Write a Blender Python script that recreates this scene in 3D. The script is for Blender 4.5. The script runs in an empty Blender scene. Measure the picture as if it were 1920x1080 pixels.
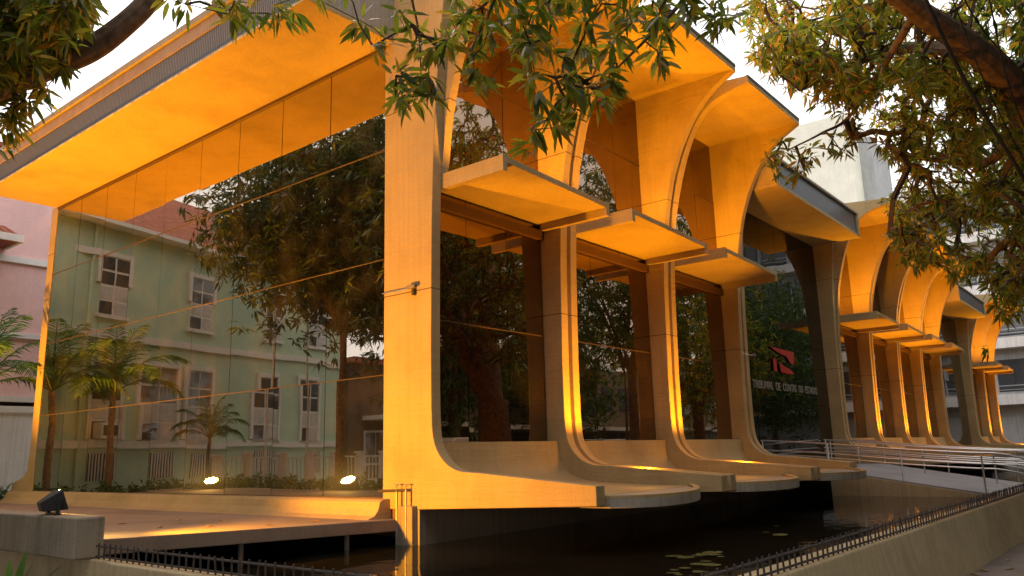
import bpy, math, random
import numpy as np
from mathutils import Vector, Matrix
random.seed(7); rng = np.random.default_rng(11)
scn = bpy.context.scene
COL = scn.collection
R = math.radians

# ------------------------------------------------------------------ camera
CAM = np.array([-8.588, -9.591, 1.6]); FPX = 1495.39
YAW, PIT, ROL = 0.6781, 0.2032, -0.0270
_d = np.array([math.cos(PIT)*math.cos(YAW), math.cos(PIT)*math.sin(YAW), math.sin(PIT)])
_r = np.array([math.sin(YAW), -math.cos(YAW), 0.0]); _u = np.cross(_r, _d)
RT = _r*math.cos(ROL) + _u*math.sin(ROL); UP = _u*math.cos(ROL) - _r*math.sin(ROL)
cam = bpy.data.cameras.new('camera'); cam.sensor_width = 36; cam.lens = 36*FPX/1920
cam.clip_start = 0.05; cam.clip_end = 1500
co = bpy.data.objects.new('camera', cam); COL.objects.link(co)
co.matrix_world = Matrix([[RT[i], UP[i], -_d[i], CAM[i]] for i in range(3)] + [[0, 0, 0, 1]])
scn.camera = co

def ray(x, y): return _d + RT*(x-960)/FPX - UP*(y-540)/FPX
def at(x, y, depth): return CAM + depth*ray(x, y)              # photo pixel and distance along the view axis
def on(x, y, X=None, Y=None, Z=None):                           # photo pixel on an axis plane
    v = ray(x, y); i, q = [(i, q) for i, q in enumerate((X, Y, Z)) if q is not None][0]
    return CAM + (q-CAM[i])/v[i]*v

# ------------------------------------------------------------------ sky, sun, exposure
SUN_EL, SUN_AZ = R(46), R(62)          # azimuth of the sun measured from +X towards +Y
w = bpy.data.worlds.new('World'); scn.world = w; w.use_nodes = True
nt = w.node_tree; nt.nodes.clear()
sky = nt.nodes.new('ShaderNodeTexSky'); sky.sky_type = 'NISHITA'; sky.sun_disc = False
sky.sun_elevation = SUN_EL; sky.sun_rotation = R(90)-SUN_AZ; sky.dust_density = 4.0; sky.air_density = 1.2
hs = nt.nodes.new('ShaderNodeHueSaturation'); hs.inputs['Saturation'].default_value = 0.12
mixc = nt.nodes.new('ShaderNodeMix'); mixc.data_type = 'RGBA'; mixc.inputs[0].default_value = 0.75
mixc.inputs[7].default_value = (17.0, 16.5, 16.6, 1)            # even cloud layer
bg = nt.nodes.new('ShaderNodeBackground'); bg.inputs['Strength'].default_value = 0.10
wo = nt.nodes.new('ShaderNodeOutputWorld')
nt.links.new(sky.outputs[0], hs.inputs['Color']); nt.links.new(hs.outputs[0], mixc.inputs[6])
nt.links.new(mixc.outputs[2], bg.inputs['Color']); nt.links.new(bg.outputs[0], wo.inputs[0])
sl = bpy.data.lights.new('sun', 'SUN'); sl.energy = 0.9; sl.angle = R(25); sl.color = (1, 0.93, 0.84)
so = bpy.data.objects.new('sun', sl); COL.objects.link(so)
so.rotation_euler = Vector((math.cos(SUN_EL)*math.cos(SUN_AZ), math.cos(SUN_EL)*math.sin(SUN_AZ), math.sin(SUN_EL))).to_track_quat('Z', 'Y').to_euler()
vs = scn.view_settings; vs.view_transform = 'Standard'; vs.look = 'None'; vs.exposure = 0.25; vs.gamma = 1.0
vs.use_curve_mapping = False
scn.cycles.use_denoising = True
scn.cycles.max_bounces = 8; scn.cycles.diffuse_bounces = 4; scn.cycles.glossy_bounces = 4
scn.cycles.transmission_bounces = 3; scn.cycles.transparent_max_bounces = 6
scn.cycles.sample_clamp_indirect = 6.0
LAMP = (1.0, 0.38, 0.004)

# ------------------------------------------------------------------ materials
MATS = {}
def nodes(name):
    m = bpy.data.materials.new(name); m.use_nodes = True; MATS[name] = m
    t = m.node_tree; b = t.nodes['Principled BSDF']
    return m, t, b
def N(t, kind, **kw):
    n = t.nodes.new(kind)
    for k, v in kw.items(): setattr(n, k, v)
    return n
def ramp(t, stops):
    n = t.nodes.new('ShaderNodeValToRGB'); e = n.color_ramp.elements
    while len(e) < len(stops): e.new(0.5)
    for x, (p, c) in zip(e, stops): x.position = p; x.color = (*c, 1)
    return n
def plain(name, col, rough=0.6, metal=0.0, spec=0.4, var=0.12, scale=6.0, bump=0.0):
    m, t, b = nodes(name)
    tc = N(t, 'ShaderNodeTexCoord'); nz = N(t, 'ShaderNodeTexNoise'); nz.inputs['Scale'].default_value = scale
    nz.inputs['Detail'].default_value = 6; t.links.new(tc.outputs['Object'], nz.inputs['Vector'])
    c = np.array(col); rp = ramp(t, [(0.3, tuple(c*(1-var))), (0.7, tuple(np.minimum(c*(1+var), 1)))])
    t.links.new(nz.outputs['Fac'], rp.inputs[0]); t.links.new(rp.outputs[0], b.inputs['Base Color'])
    b.inputs['Roughness'].default_value = rough; b.inputs['Metallic'].default_value = metal
    b.inputs['Specular IOR Level'].default_value = spec
    if bump:
        bp = N(t, 'ShaderNodeBump'); bp.inputs['Strength'].default_value = bump; bp.inputs['Distance'].default_value = 0.02
        t.links.new(nz.outputs['Fac'], bp.inputs['Height']); t.links.new(bp.outputs[0], b.inputs['Normal'])
    return m
def concrete(name, col, stain=0.5, streak=0.5, board=0.25, rough=0.85, scale=1.0, joints=()):
    m, t, b = nodes(name); L = t.links
    geo = N(t, 'ShaderNodeNewGeometry')
    n1 = N(t, 'ShaderNodeTexNoise'); n1.inputs['Scale'].default_value = 0.9*scale; n1.inputs['Detail'].default_value = 9; n1.inputs['Roughness'].default_value = 0.62
    L.new(geo.outputs['Position'], n1.inputs['Vector'])
    n2 = N(t, 'ShaderNodeTexNoise'); n2.inputs['Scale'].default_value = 45; n2.inputs['Detail'].default_value = 5
    L.new(geo.outputs['Position'], n2.inputs['Vector'])
    mp = N(t, 'ShaderNodeMapping'); mp.inputs['Scale'].default_value = (15, 15, 0.45); L.new(geo.outputs['Position'], mp.inputs['Vector'])
    n3 = N(t, 'ShaderNodeTexNoise'); n3.inputs['Scale'].default_value = 1.0; n3.inputs['Detail'].default_value = 6; L.new(mp.outputs[0], n3.inputs['Vector'])
    c = np.array(col)
    r1 = ramp(t, [(0.28, tuple(c*(1-0.5*stain))), (0.5, tuple(c)), (0.75, tuple(np.minimum(c*1.13, 1)))]); L.new(n1.outputs['Fac'], r1.inputs[0])
    r3 = ramp(t, [(0.33, (0.55, 0.5, 0.42)), (0.52, (1, 1, 1))]); L.new(n3.outputs['Fac'], r3.inputs[0])
    m1 = N(t, 'ShaderNodeMix', data_type='RGBA', blend_type='MULTIPLY'); m1.inputs[0].default_value = streak
    L.new(r1.outputs[0], m1.inputs[6]); L.new(r3.outputs[0], m1.inputs[7])
    r2 = ramp(t, [(0.28, (0.70, 0.70, 0.70)), (0.5, (1.0, 1.0, 1.0)), (0.75, (1.06, 1.06, 1.06))]); L.new(n2.outputs['Fac'], r2.inputs[0])
    m2 = N(t, 'ShaderNodeMix', data_type='RGBA', blend_type='MULTIPLY'); m2.inputs[0].default_value = 0.6
    L.new(m1.outputs[2], m2.inputs[6]); L.new(r2.outputs[0], m2.inputs[7])
    if joints:
        sz = N(t, 'ShaderNodeSeparateXYZ'); L.new(geo.outputs['Position'], sz.inputs[0]); prev = m2.outputs[2]
        for zj in joints:
            cmp_ = N(t, 'ShaderNodeMath', operation='COMPARE'); L.new(sz.outputs['Z'], cmp_.inputs[0]); cmp_.inputs[1].default_value = zj; cmp_.inputs[2].default_value = 0.009
            mj = N(t, 'ShaderNodeMix', data_type='RGBA', blend_type='MULTIPLY'); L.new(cmp_.outputs[0], mj.inputs[0]); L.new(prev, mj.inputs[6]); mj.inputs[7].default_value = (0.35, 0.3, 0.25, 1); prev = mj.outputs[2]
        L.new(prev, b.inputs['Base Color'])
    else: L.new(m2.outputs[2], b.inputs['Base Color'])
    mb = N(t, 'ShaderNodeMapping'); mb.inputs['Scale'].default_value = (0.7, 0.7, 9); L.new(geo.outputs['Position'], mb.inputs['Vector'])
    n4 = N(t, 'ShaderNodeTexNoise'); n4.inputs['Scale'].default_value = 1.6; n4.inputs['Detail'].default_value = 4; L.new(mb.outputs[0], n4.inputs['Vector'])
    b1 = N(t, 'ShaderNodeBump'); b1.inputs['Strength'].default_value = board; b1.inputs['Distance'].default_value = 0.02; L.new(n4.outputs['Fac'], b1.inputs['Height'])
    b2 = N(t, 'ShaderNodeBump'); b2.inputs['Strength'].default_value = 0.25; b2.inputs['Distance'].default_value = 0.006; L.new(n2.outputs['Fac'], b2.inputs['Height'])
    L.new(b1.outputs[0], b2.inputs['Normal']); L.new(b2.outputs[0], b.inputs['Normal'])
    b.inputs['Roughness'].default_value = rough; b.inputs['Specular IOR Level'].default_value = 0.3
    return m
def leafmat(name, stops, per='island', trans=0.45):
    m, t, b = nodes(name); L = t.links
    if per == 'island': src = N(t, 'ShaderNodeNewGeometry').outputs['Random Per Island']
    else: src = N(t, 'ShaderNodeObjectInfo').outputs['Random']
    rp = ramp(t, stops); L.new(src, rp.inputs[0])
    L.new(rp.outputs[0], b.inputs['Base Color']); b.inputs['Roughness'].default_value = 0.42; b.inputs['Specular IOR Level'].default_value = 0.45
    tr = N(t, 'ShaderNodeBsdfTranslucent'); gm = N(t, 'ShaderNodeMix', data_type='RGBA', blend_type='MULTIPLY'); gm.inputs[0].default_value = 1.0; gm.inputs[7].default_value = (2.2, 2.0, 1.1, 1); gm.clamp_result = False
    L.new(rp.outputs[0], gm.inputs[6]); L.new(gm.outputs[2], tr.inputs['Color'])
    mx = N(t, 'ShaderNodeMixShader'); mx.inputs[0].default_value = trans
    L.new(b.outputs[0], mx.inputs[1]); L.new(tr.outputs[0], mx.inputs[2]); L.new(mx.outputs[0], t.nodes['Material Output'].inputs[0])
    return m
def emit(name, col, s):
    m, t, b = nodes(name); b.inputs['Base Color'].default_value = (0.8, 0.7, 0.5, 1)
    b.inputs['Emission Color'].default_value = (*col, 1); b.inputs['Emission Strength'].default_value = s
    return m

concrete('concrete', (0.41, 0.292, 0.14), 0.42, 0.16, 0.7, joints=(4.12, 7.25))
concrete('concrete_old', (0.30, 0.25, 0.18), 0.8, 0.45, 0.15)
concrete('concrete_pale', (0.35, 0.30, 0.24), 0.4, 0.45, 0.1)
concrete('concrete_wall', (0.46, 0.36, 0.21), 0.5, 0.35, 0.1)
concrete('terrace_paving', (0.27, 0.20, 0.15), 0.8, 0.1, 0.05)
concrete('ramp_paving', (0.30, 0.295, 0.30), 0.5, 0.1, 0.0)
concrete('sidewalk_paving', (0.24, 0.19, 0.16), 0.7, 0.1, 0.0, scale=2)
concrete('asphalt', (0.055, 0.055, 0.058), 0.4, 0.0, 0.0, scale=2)
concrete('soil', (0.09, 0.07, 0.05), 0.7, 0.0, 0.0)
concrete('green_stucco', (0.50, 0.66, 0.51), 0.12, 0.08, 0.0)
concrete('pink_stucco', (0.82, 0.54, 0.51), 0.12, 0.06, 0.0)
concrete('brown_brick', (0.13, 0.085, 0.06), 0.5, 0.2, 0.2)
concrete('tan_stucco', (0.24, 0.19, 0.13), 0.4, 0.3, 0.0)
concrete('court_paving', (0.38, 0.36, 0.33), 0.4, 0.0, 0.0)  # pale tone set to bounce light onto the house fronts
concrete('white_stucco', (0.80, 0.79, 0.77), 0.2, 0.35, 0.0)
concrete('cream_stucco', (0.86, 0.84, 0.70), 0.1, 0.15, 0.0)
concrete('grey_stucco', (0.42, 0.43, 0.43), 0.3, 0.4, 0.0)
plain('white_paint', (0.74, 0.73, 0.70), 0.5, var=0.06)
plain('bronze_strip', (0.10, 0.062, 0.036), 0.5, metal=0.3)
plain('brown_frame', (0.10, 0.05, 0.025), 0.5)
plain('core_dark', (0.16, 0.09, 0.05), 0.8)
plain('black_metal', (0.02, 0.02, 0.02), 0.5)
plain('dark_iron', (0.055, 0.045, 0.04), 0.7, bump=0.3, scale=30)
plain('steel', (0.62, 0.60, 0.58), 0.28, metal=0.9, var=0.05)
plain('pipe_metal', (0.30, 0.27, 0.24), 0.5, metal=0.5)
plain('dark_edge', (0.07, 0.075, 0.06), 0.8, var=0.5, scale=5)
plain('trim_paint', (0.50, 0.42, 0.36), 0.7, var=0.5, scale=4)
plain('ochre_board', (0.36, 0.24, 0.145), 0.7, var=0.15, scale=3)
plain('dark_fascia', (0.035, 0.040, 0.046), 0.45)
plain('van_white', (0.78, 0.78, 0.78), 0.25, spec=0.6, var=0.02)
plain('van_silver', (0.45, 0.46, 0.48), 0.25, spec=0.6, metal=0.4, var=0.02)
plain('tyre', (0.02, 0.02, 0.02), 0.8)
plain('car_glass', (0.02, 0.025, 0.03), 0.05, spec=0.8)
plain('window_glass', (0.06, 0.065, 0.07), 0.06, spec=0.8)
plain('blind', (0.55, 0.54, 0.52), 0.6)
plain('bark', (0.15, 0.09, 0.058), 0.9, var=0.45, scale=9, bump=0.8)
plain('palm_bark', (0.20, 0.13, 0.08), 0.9, var=0.4, scale=14, bump=0.7)
plain('vine', (0.012, 0.010, 0.008), 0.9)
plain('twig', (0.08, 0.05, 0.03), 0.85, var=0.3)
plain('sign_red', (0.42, 0.012, 0.01), 0.5, var=0.03)
plain('sign_white', (0.24, 0.225, 0.20), 0.5, var=0.03)
plain('lily', (0.085, 0.10, 0.028), 0.4, var=0.55, scale=9)
plain('dry_leaf', (0.42, 0.24, 0.07), 0.7, var=0.4, scale=30)
emit('lens_glow', (1.0, 0.60, 0.15), 260.0)
emit('lens_soft', (1.0, 0.55, 0.12), 12.0)
emit('tail_light', (1.0, 0.02, 0.01), 2.0)
MANGO = [(0.0, (0.035, 0.062, 0.010)), (0.3, (0.075, 0.115, 0.016)), (0.6, (0.14, 0.17, 0.022)), (0.85, (0.22, 0.20, 0.03)), (1.0, (0.26, 0.15, 0.03))]
leafmat('mango_leaf', MANGO, trans=0.55); leafmat('mango_leaf_single', MANGO, 'object', trans=0.55)
leafmat('rusty_leaf', trans=0.6, stops=[(0.0, (0.06, 0.11, 0.015)), (0.4, (0.14, 0.20, 0.025)), (0.68, (0.25, 0.26, 0.035)), (0.88, (0.36, 0.24, 0.04)), (1.0, (0.40, 0.17, 0.035))])
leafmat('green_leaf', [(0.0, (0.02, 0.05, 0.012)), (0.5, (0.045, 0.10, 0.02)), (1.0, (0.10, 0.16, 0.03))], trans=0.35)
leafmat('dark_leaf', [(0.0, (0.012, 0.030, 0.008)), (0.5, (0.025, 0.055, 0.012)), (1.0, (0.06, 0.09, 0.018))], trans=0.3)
leafmat('palm_leaf', [(0.0, (0.03, 0.085, 0.03)), (0.6, (0.06, 0.14, 0.045)), (1.0, (0.11, 0.20, 0.07))])

def special():
    # bronze solar glass: a mirror coating with faint dust
    m, t, b = nodes('bronze_glass'); L = t.links
    geo = N(t, 'ShaderNodeNewGeometry')
    n1 = N(t, 'ShaderNodeTexNoise'); n1.inputs['Scale'].default_value = 1.3; n1.inputs['Detail'].default_value = 7; L.new(geo.outputs['Position'], n1.inputs['Vector'])
    n2 = N(t, 'ShaderNodeTexNoise'); n2.inputs['Scale'].default_value = 0.8; n2.inputs['Detail'].default_value = 1; L.new(geo.outputs['Position'], n2.inputs['Vector'])
    b.inputs['Metallic'].default_value = 1.0; b.inputs['Roughness'].default_value = 0.012
    b.inputs['Base Color'].default_value = (0.50, 0.44, 0.36, 1)
    bp = N(t, 'ShaderNodeBump'); bp.inputs['Strength'].default_value = 0.035; bp.inputs['Distance'].default_value = 0.05
    L.new(n2.outputs['Fac'], bp.inputs['Height']); L.new(bp.outputs[0], b.inputs['Normal'])
    df = N(t, 'ShaderNodeBsdfDiffuse'); df.inputs['Color'].default_value = (0.42, 0.33, 0.22, 1)
    rp = ramp(t, [(0.45, (0.005, 0.005, 0.005)), (0.78, (0.05, 0.05, 0.05))]); L.new(n1.outputs['Fac'], rp.inputs[0])
    gl = N(t, 'ShaderNodeBsdfGlossy'); gl.inputs['Roughness'].default_value = 0.24; gl.inputs['Color'].default_value = (0.55, 0.48, 0.38, 1)
    mg = N(t, 'ShaderNodeMixShader'); mg.inputs[0].default_value = 0.035; L.new(b.outputs[0], mg.inputs[1]); L.new(gl.outputs[0], mg.inputs[2])
    mx = N(t, 'ShaderNodeMixShader'); L.new(rp.outputs[0], mx.inputs[0]); L.new(mg.outputs[0], mx.inputs[1]); L.new(df.outputs[0], mx.inputs[2])
    L.new(mx.outputs[0], t.nodes['Material Output'].inputs[0])
    for nm, f in (('dark_glass', (0.04, 0.036, 0.032, 1)), ('bronze_glass_deep', (0.25, 0.18, 0.125, 1))):
        m2 = m.copy(); m2.name = nm; MATS[nm] = m2; m2.node_tree.nodes['Principled BSDF'].inputs['Base Color'].default_value = f
        m2.node_tree.nodes[mg.name].inputs[0].default_value = 0.012; m2.node_tree.nodes[rp.name].color_ramp.elements[0].color = (0.004, 0.004, 0.004, 1); m2.node_tree.nodes[rp.name].color_ramp.elements[1].color = (0.02, 0.02, 0.02, 1)
    # murky pool water
    m, t, b = nodes('pool_water'); L = t.links
    b.inputs['Base Color'].default_value = (0.011, 0.010, 0.007, 1); b.inputs['Roughness'].default_value = 0.03; b.inputs['IOR'].default_value = 1.33
    geo = N(t, 'ShaderNodeNewGeometry'); n1 = N(t, 'ShaderNodeTexNoise'); n1.inputs['Scale'].default_value = 3.5; n1.inputs['Detail'].default_value = 3
    L.new(geo.outputs['Position'], n1.inputs['Vector'])
    bp = N(t, 'ShaderNodeBump'); bp.inputs['Strength'].default_value = 0.16; bp.inputs['Distance'].default_value = 0.03
    L.new(n1.outputs['Fac'], bp.inputs['Height']); L.new(bp.outputs[0], b.inputs['Normal'])
    # corrugated grey louvre panel
    m, t, b = nodes('louvre_panel'); L = t.links
    geo = N(t, 'ShaderNodeNewGeometry'); sp = N(t, 'ShaderNodeSeparateXYZ'); L.new(geo.outputs['Position'], sp.inputs[0])
    mm = N(t, 'ShaderNodeMath', operation='MULTIPLY'); L.new(sp.outputs['Y'], mm.inputs[0]); mm.inputs[1].default_value = 105
    sn = N(t, 'ShaderNodeMath', operation='SINE'); L.new(mm.outputs[0], sn.inputs[0])
    rp = ramp(t, [(0.0, (0.10, 0.10, 0.11)), (1.0, (0.24, 0.23, 0.24))]); L.new(sn.outputs[0], rp.inputs[0]); L.new(rp.outputs[0], b.inputs['Base Color'])
    bp = N(t, 'ShaderNodeBump'); bp.inputs['Strength'].default_value = 0.8; bp.inputs['Distance'].default_value = 0.02; L.new(sn.outputs[0], bp.inputs['Height']); L.new(bp.outputs[0], b.inputs['Normal'])
    b.inputs['Roughness'].default_value = 0.6
    # clay roof tiles (far away): ribs and courses
    m, t, b = nodes('roof_tiles'); L = t.links
    tc = N(t, 'ShaderNodeTexCoord'); sp = N(t, 'ShaderNodeSeparateXYZ'); L.new(tc.outputs['Object'], sp.inputs[0])
    mm = N(t, 'ShaderNodeMath', operation='MULTIPLY'); L.new(sp.outputs['X'], mm.inputs[0]); mm.inputs[1].default_value = 28
    sn = N(t, 'ShaderNodeMath', operation='SINE'); L.new(mm.outputs[0], sn.inputs[0])
    nz = N(t, 'ShaderNodeTexNoise'); nz.inputs['Scale'].default_value = 5; nz.inputs['Detail'].default_value = 6; L.new(tc.outputs['Object'], nz.inputs['Vector'])
    rp = ramp(t, [(0.3, (0.30, 0.085, 0.045)), (0.6, (0.50, 0.15, 0.08)), (0.8, (0.55, 0.22, 0.14))]); L.new(nz.outputs['Fac'], rp.inputs[0]); L.new(rp.outputs[0], b.inputs['Base Color'])
    bp = N(t, 'ShaderNodeBump'); bp.inputs['Strength'].default_value = 1.0; bp.inputs['Distance'].default_value = 0.06; L.new(sn.outputs[0], bp.inputs['Height']); L.new(bp.outputs[0], b.inputs['Normal'])
    b.inputs['Roughness'].default_value = 0.85
special()

# ------------------------------------------------------------------ mesh helpers
class MB:
    def __init__(s): s.v = []; s.f = []
    def add(s, v, f):
        k = len(s.v); s.v += [tuple(map(float, p)) for p in v]; s.f += [tuple(i+k for i in q) for q in f]; return s
    def box(s, x0, x1, y0, y1, z0, z1):
        v = [(x, y, z) for z in (z0, z1) for y in (y0, y1) for x in (x0, x1)]
        return s.add(v, [(0, 2, 3, 1), (4, 5, 7, 6), (0, 1, 5, 4), (2, 6, 7, 3), (0, 4, 6, 2), (1, 3, 7, 5)])
    def prism(s, poly, axis, a, b):             # poly in the two other axes, extruded a..b along axis
        def P(p, t): return {'x': (t, p[0], p[1]), 'y': (p[0], t, p[1]), 'z': (p[0], p[1], t)}[axis]
        n = len(poly); v = [P(p, a) for p in poly] + [P(p, b) for p in poly]
        f = [tuple(range(n-1, -1, -1)), tuple(range(n, 2*n))] + [(i, (i+1) % n, (i+1) % n+n, i+n) for i in range(n)]
        return s.add(v, f)
    def tube(s, pts, rad, n=8, cap=True):
        pts = [np.array(p, float) for p in pts]
        if not hasattr(rad, '__len__'): rad = [rad]*len(pts)
        t0 = pts[1]-pts[0]; t0 /= np.linalg.norm(t0)
        a = np.cross(t0, (0, 0, 1)); a = np.cross(t0, (1, 0, 0)) if np.linalg.norm(a) < 0.05 else a; a /= np.linalg.norm(a)
        v = []; k = len(pts)
        for i, p in enumerate(pts):
            t = pts[min(i+1, k-1)]-pts[max(i-1, 0)]; t /= max(np.linalg.norm(t), 1e-9)
            a = a-t*(a@t); a /= max(np.linalg.norm(a), 1e-9); b = np.cross(t, a)
            v += [p+rad[i]*(a*math.cos(2*math.pi*j/n)+b*math.sin(2*math.pi*j/n)) for j in range(n)]
        f = [(i*n+j, i*n+(j+1) % n, (i+1)*n+(j+1) % n, (i+1)*n+j) for i in range(k-1) for j in range(n)]
        if cap: f += [tuple(range(n-1, -1, -1)), tuple((k-1)*n+j for j in range(n))]
        return s.add(v, f)
    def disc(s, c, r, n=16, z=0.0, notch=0.0):
        v = [(c[0], c[1], c[2])]+[(c[0]+r*math.cos(notch/2+(2*math.pi-notch)*j/(n-1)), c[1]+r*math.sin(notch/2+(2*math.pi-notch)*j/(n-1)), c[2]) for j in range(n)]
        return s.add(v, [(0, j, j+1) for j in range(1, n)])

def tag(o, label=None, category=None, group=None, kind=None):
    for k, q in (('label', label), ("category", category), ('group', group), ('kind', kind)):
        if q: o[k] = q
    return o
def link(o, parent=None):
    COL.objects.link(o)
    if parent is not None:
        o.parent = parent
    return o
def empty(name, loc=(0, 0, 0), rz=0.0, **kw):
    o = bpy.data.objects.new(name, None); o.empty_display_size = 0.2; COL.objects.link(o)
    o.location = loc; o.rotation_euler = (0, 0, rz); return tag(o, **kw)
def obj(name, mb, mat, parent=None, smooth=False, bevel=0.0, world=True, **kw):
    """one mesh object; with world=True the vertices are world coordinates and are moved into the parent's frame"""
    me = bpy.data.meshes.new(name); me.from_pydata(mb.v, [], mb.f); me.update()
    me.materials.append(MATS[mat])
    o = bpy.data.objects.new(name, me); link(o, parent)
    if parent is not None and world:
        L = Vector((0, 0, 0)); p = parent
        while p is not None: L += Vector(p.location); p = p.parent
        for vv in me.vertices: vv.co -= L
    if smooth:
        me.polygons.foreach_set('use_smooth', [True]*len(me.polygons))
        try: me.set_sharp_from_angle(angle=R(35))
        except Exception: pass
    if bevel:
        b = o.modifiers.new('bevel', 'BEVEL'); b.width = bevel; b.segments = 2; b.limit_method = 'ANGLE'; b.angle_limit = R(40)
    return tag(o, **kw)
def struct(name, mb, mat, parent=None, **k): return obj(name, mb, mat, parent, kind='structure', **k)
def copy_tree(o, parent=None):
    c = o.copy(); COL.objects.link(c); c.parent = parent
    for ch in list(o.children): copy_tree(ch, c)
    return c
def cr(pts, sub=6):                                  # catmull-rom through points
    P = [np.array(p, float) for p in pts]; P = [2*P[0]-P[1]]+P+[2*P[-1]-P[-2]]; out = []
    for i in range(1, len(P)-2):
        for k in range(sub):
            t = k/sub; a, b, c, d = P[i-1:i+3]
            out.append(0.5*((2*b)+(c-a)*t+(2*a-5*b+4*c-d)*t*t+(3*b-a-3*c+d)*t**3))
    out.append(P[-2]); return out

# ================================================================== ground, street, pool
SL = -0.02                                           # the street runs a little off the facade
def wy(x): return -7.24+SL*x                  # outer pool wall line
def strip(x0, x1, o0, o1, z0, z1, n=1):              # band parallel to the street, offsets from the wall line
    m = MB()
    m.prism([(x0, wy(x0)+o0), (x1, wy(x1)+o0), (x1, wy(x1)+o1), (x0, wy(x0)+o1)], 'z', z0, z1); return m
struct('ground', MB().add([(-600, -600, -0.15), (600, -600, -0.15), (600, 600, -0.15), (-600, 600, -0.15)], [(0, 1, 2, 3)]), 'soil')
struct('sidewalk', MB().prism([(-40, wy(-40)-4.2), (75, wy(75)-4.2), (75, wy(75)-0.10), (-5.0, wy(-5.0)-0.10), (-5.0, 40), (-40, 40)], 'z', -0.3, 0.0), 'sidewalk_paving')
struct('kerb', strip(-40, 75, -4.35, -4.204, -0.3, 0.004), 'concrete_pale')
struct('street', strip(-120, 160, -16, -4.354, -0.3, -0.12), 'asphalt')
struct('far_sidewalk', strip(-120, 160, -22, -16.004, -0.3, 0.0), 'sidewalk_paving')
struct('court', MB().box(-40, 60, 14.6, 60, -0.2, 0.35), 'court_paving')
struct('pool_water', MB().add([(-4.9, wy(-4.9), 0.30), (60, wy(60), 0.30), (60, 0, 0.30), (-4.9, 0, 0.30)], [(0, 1, 2, 3)]), 'pool_water')

def pool_wall(x0, x1, label):
    m = MB(); a = [(x, wy(x)+o, z) for x in (x0, x1) for o, z in ((-0.17, -0.2), (-0.02, 0.66), (0.26, 0.66), (0.26, -0.2))]
    m.add(a, [(3, 2, 1, 0), (4, 5, 6, 7), (0, 1, 5, 4), (1, 2, 6, 5), (2, 3, 7, 6)])
    return obj('pool_wall', m, 'concrete_wall', bevel=0.015, label=label, category='pool wall')
XE = 12.9
pool_wall(-4.86, XE, 'low tan concrete pool wall beside the pavement, before the ramp')
pool_wall(18.6, 50, 'low tan concrete pool wall continuing beyond the entrance ramp')
obj('pool_wall', MB().prism([(-4.861, wy(-4.86)-0.12), (-4.565, wy(-4.56)+0.18), (-4.565, 14.5), (-4.75, 14.5), (-4.75, -1.3), (-4.80, -1.5)], 'z', -0.2, 0.655), 'concrete_wall', bevel=0.015,
    label='low concrete pool wall under the terrace parapet block', category='pool wall')

def rod_fence(p0, p1, z, label, h=0.125, gap=0.12):
    p0 = np.array(p0); p1 = np.array(p1); L = np.linalg.norm(p1-p0); n = int(L/gap)
    e = empty('rod_fence', (p0[0], p0[1], z), label=label, category='fence', group='low rod fences on the pool walls')
    a = math.atan2(*(p1-p0)[::-1]); e.rotation_euler = (0, 0, a)
    obj('top_rail', MB().tube([(0, 0, h), (L, 0, h)], 0.011, 6), 'dark_iron', e, world=False)
    obj('bottom_rail', MB().tube([(0, 0, 0.025), (L, 0, 0.025)], 0.010, 6), 'dark_iron', e, world=False)
    me = None
    for i in range(n):
        if me is None:
            o = obj('rod', MB().tube([(0, 0, -0.02), (0, 0, h+0.03)], 0.009, 5), 'dark_iron', e, world=False); me = o.data
        else:
            o = bpy.data.objects.new('rod', me); link(o, e)
        o.location = (gap*(i+0.5), 0, 0); o.rotation_euler = (random.gauss(0, 0.05), random.gauss(0, 0.05), 0)
rod_fence((-4.6, wy(-4.6)+0.03), (XE-0.1, wy(XE-0.1)+0.03), 0.66, 'rusty low rod fence on the pool wall beside the pavement')
rod_fence((-4.70, -0.95), (-4.70, -6.2), 0.655, 'rusty low rod fence running from the terrace parapet block')

# terrace west of the glass wall, falling gently to the building
tz = lambda x: 0.66-0.0306*x
t_ = MB(); X0 = -4.6
v = [(X0, -0.42, tz(X0)), (0.0, -0.42, tz(0)), (0.0, 14.5, tz(0)), (X0, 14.5, tz(X0))]
t_.add(v+[(a, b, c-0.17) for a, b, c in v], [(0, 1, 2, 3), (7, 6, 5, 4), (0, 4, 5, 1), (1, 5, 6, 2), (2, 6, 7, 3), (3, 7, 4, 0)])
struct('terrace', t_, 'terrace_paving', bevel=0.01)
for yy, xx in ((0.25, -0.9), (0.25, -2.6)):
    obj('terrace_strut', MB().tube([(xx, yy-0.5, 0.1), (xx, yy-0.5, 0.58)], 0.035, 8), 'pipe_metal', label='thin grey steel strut holding up the terrace edge above the water', category='strut', group='terrace struts')
pb = MB().box(-4.92, -4.62, -0.93, 2.4, 0.66, 1.07)
obj('terrace_parapet', pb, 'concrete_old', bevel=0.02, label='weathered concrete parapet block carrying the black floodlights', category='parapet')

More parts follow.
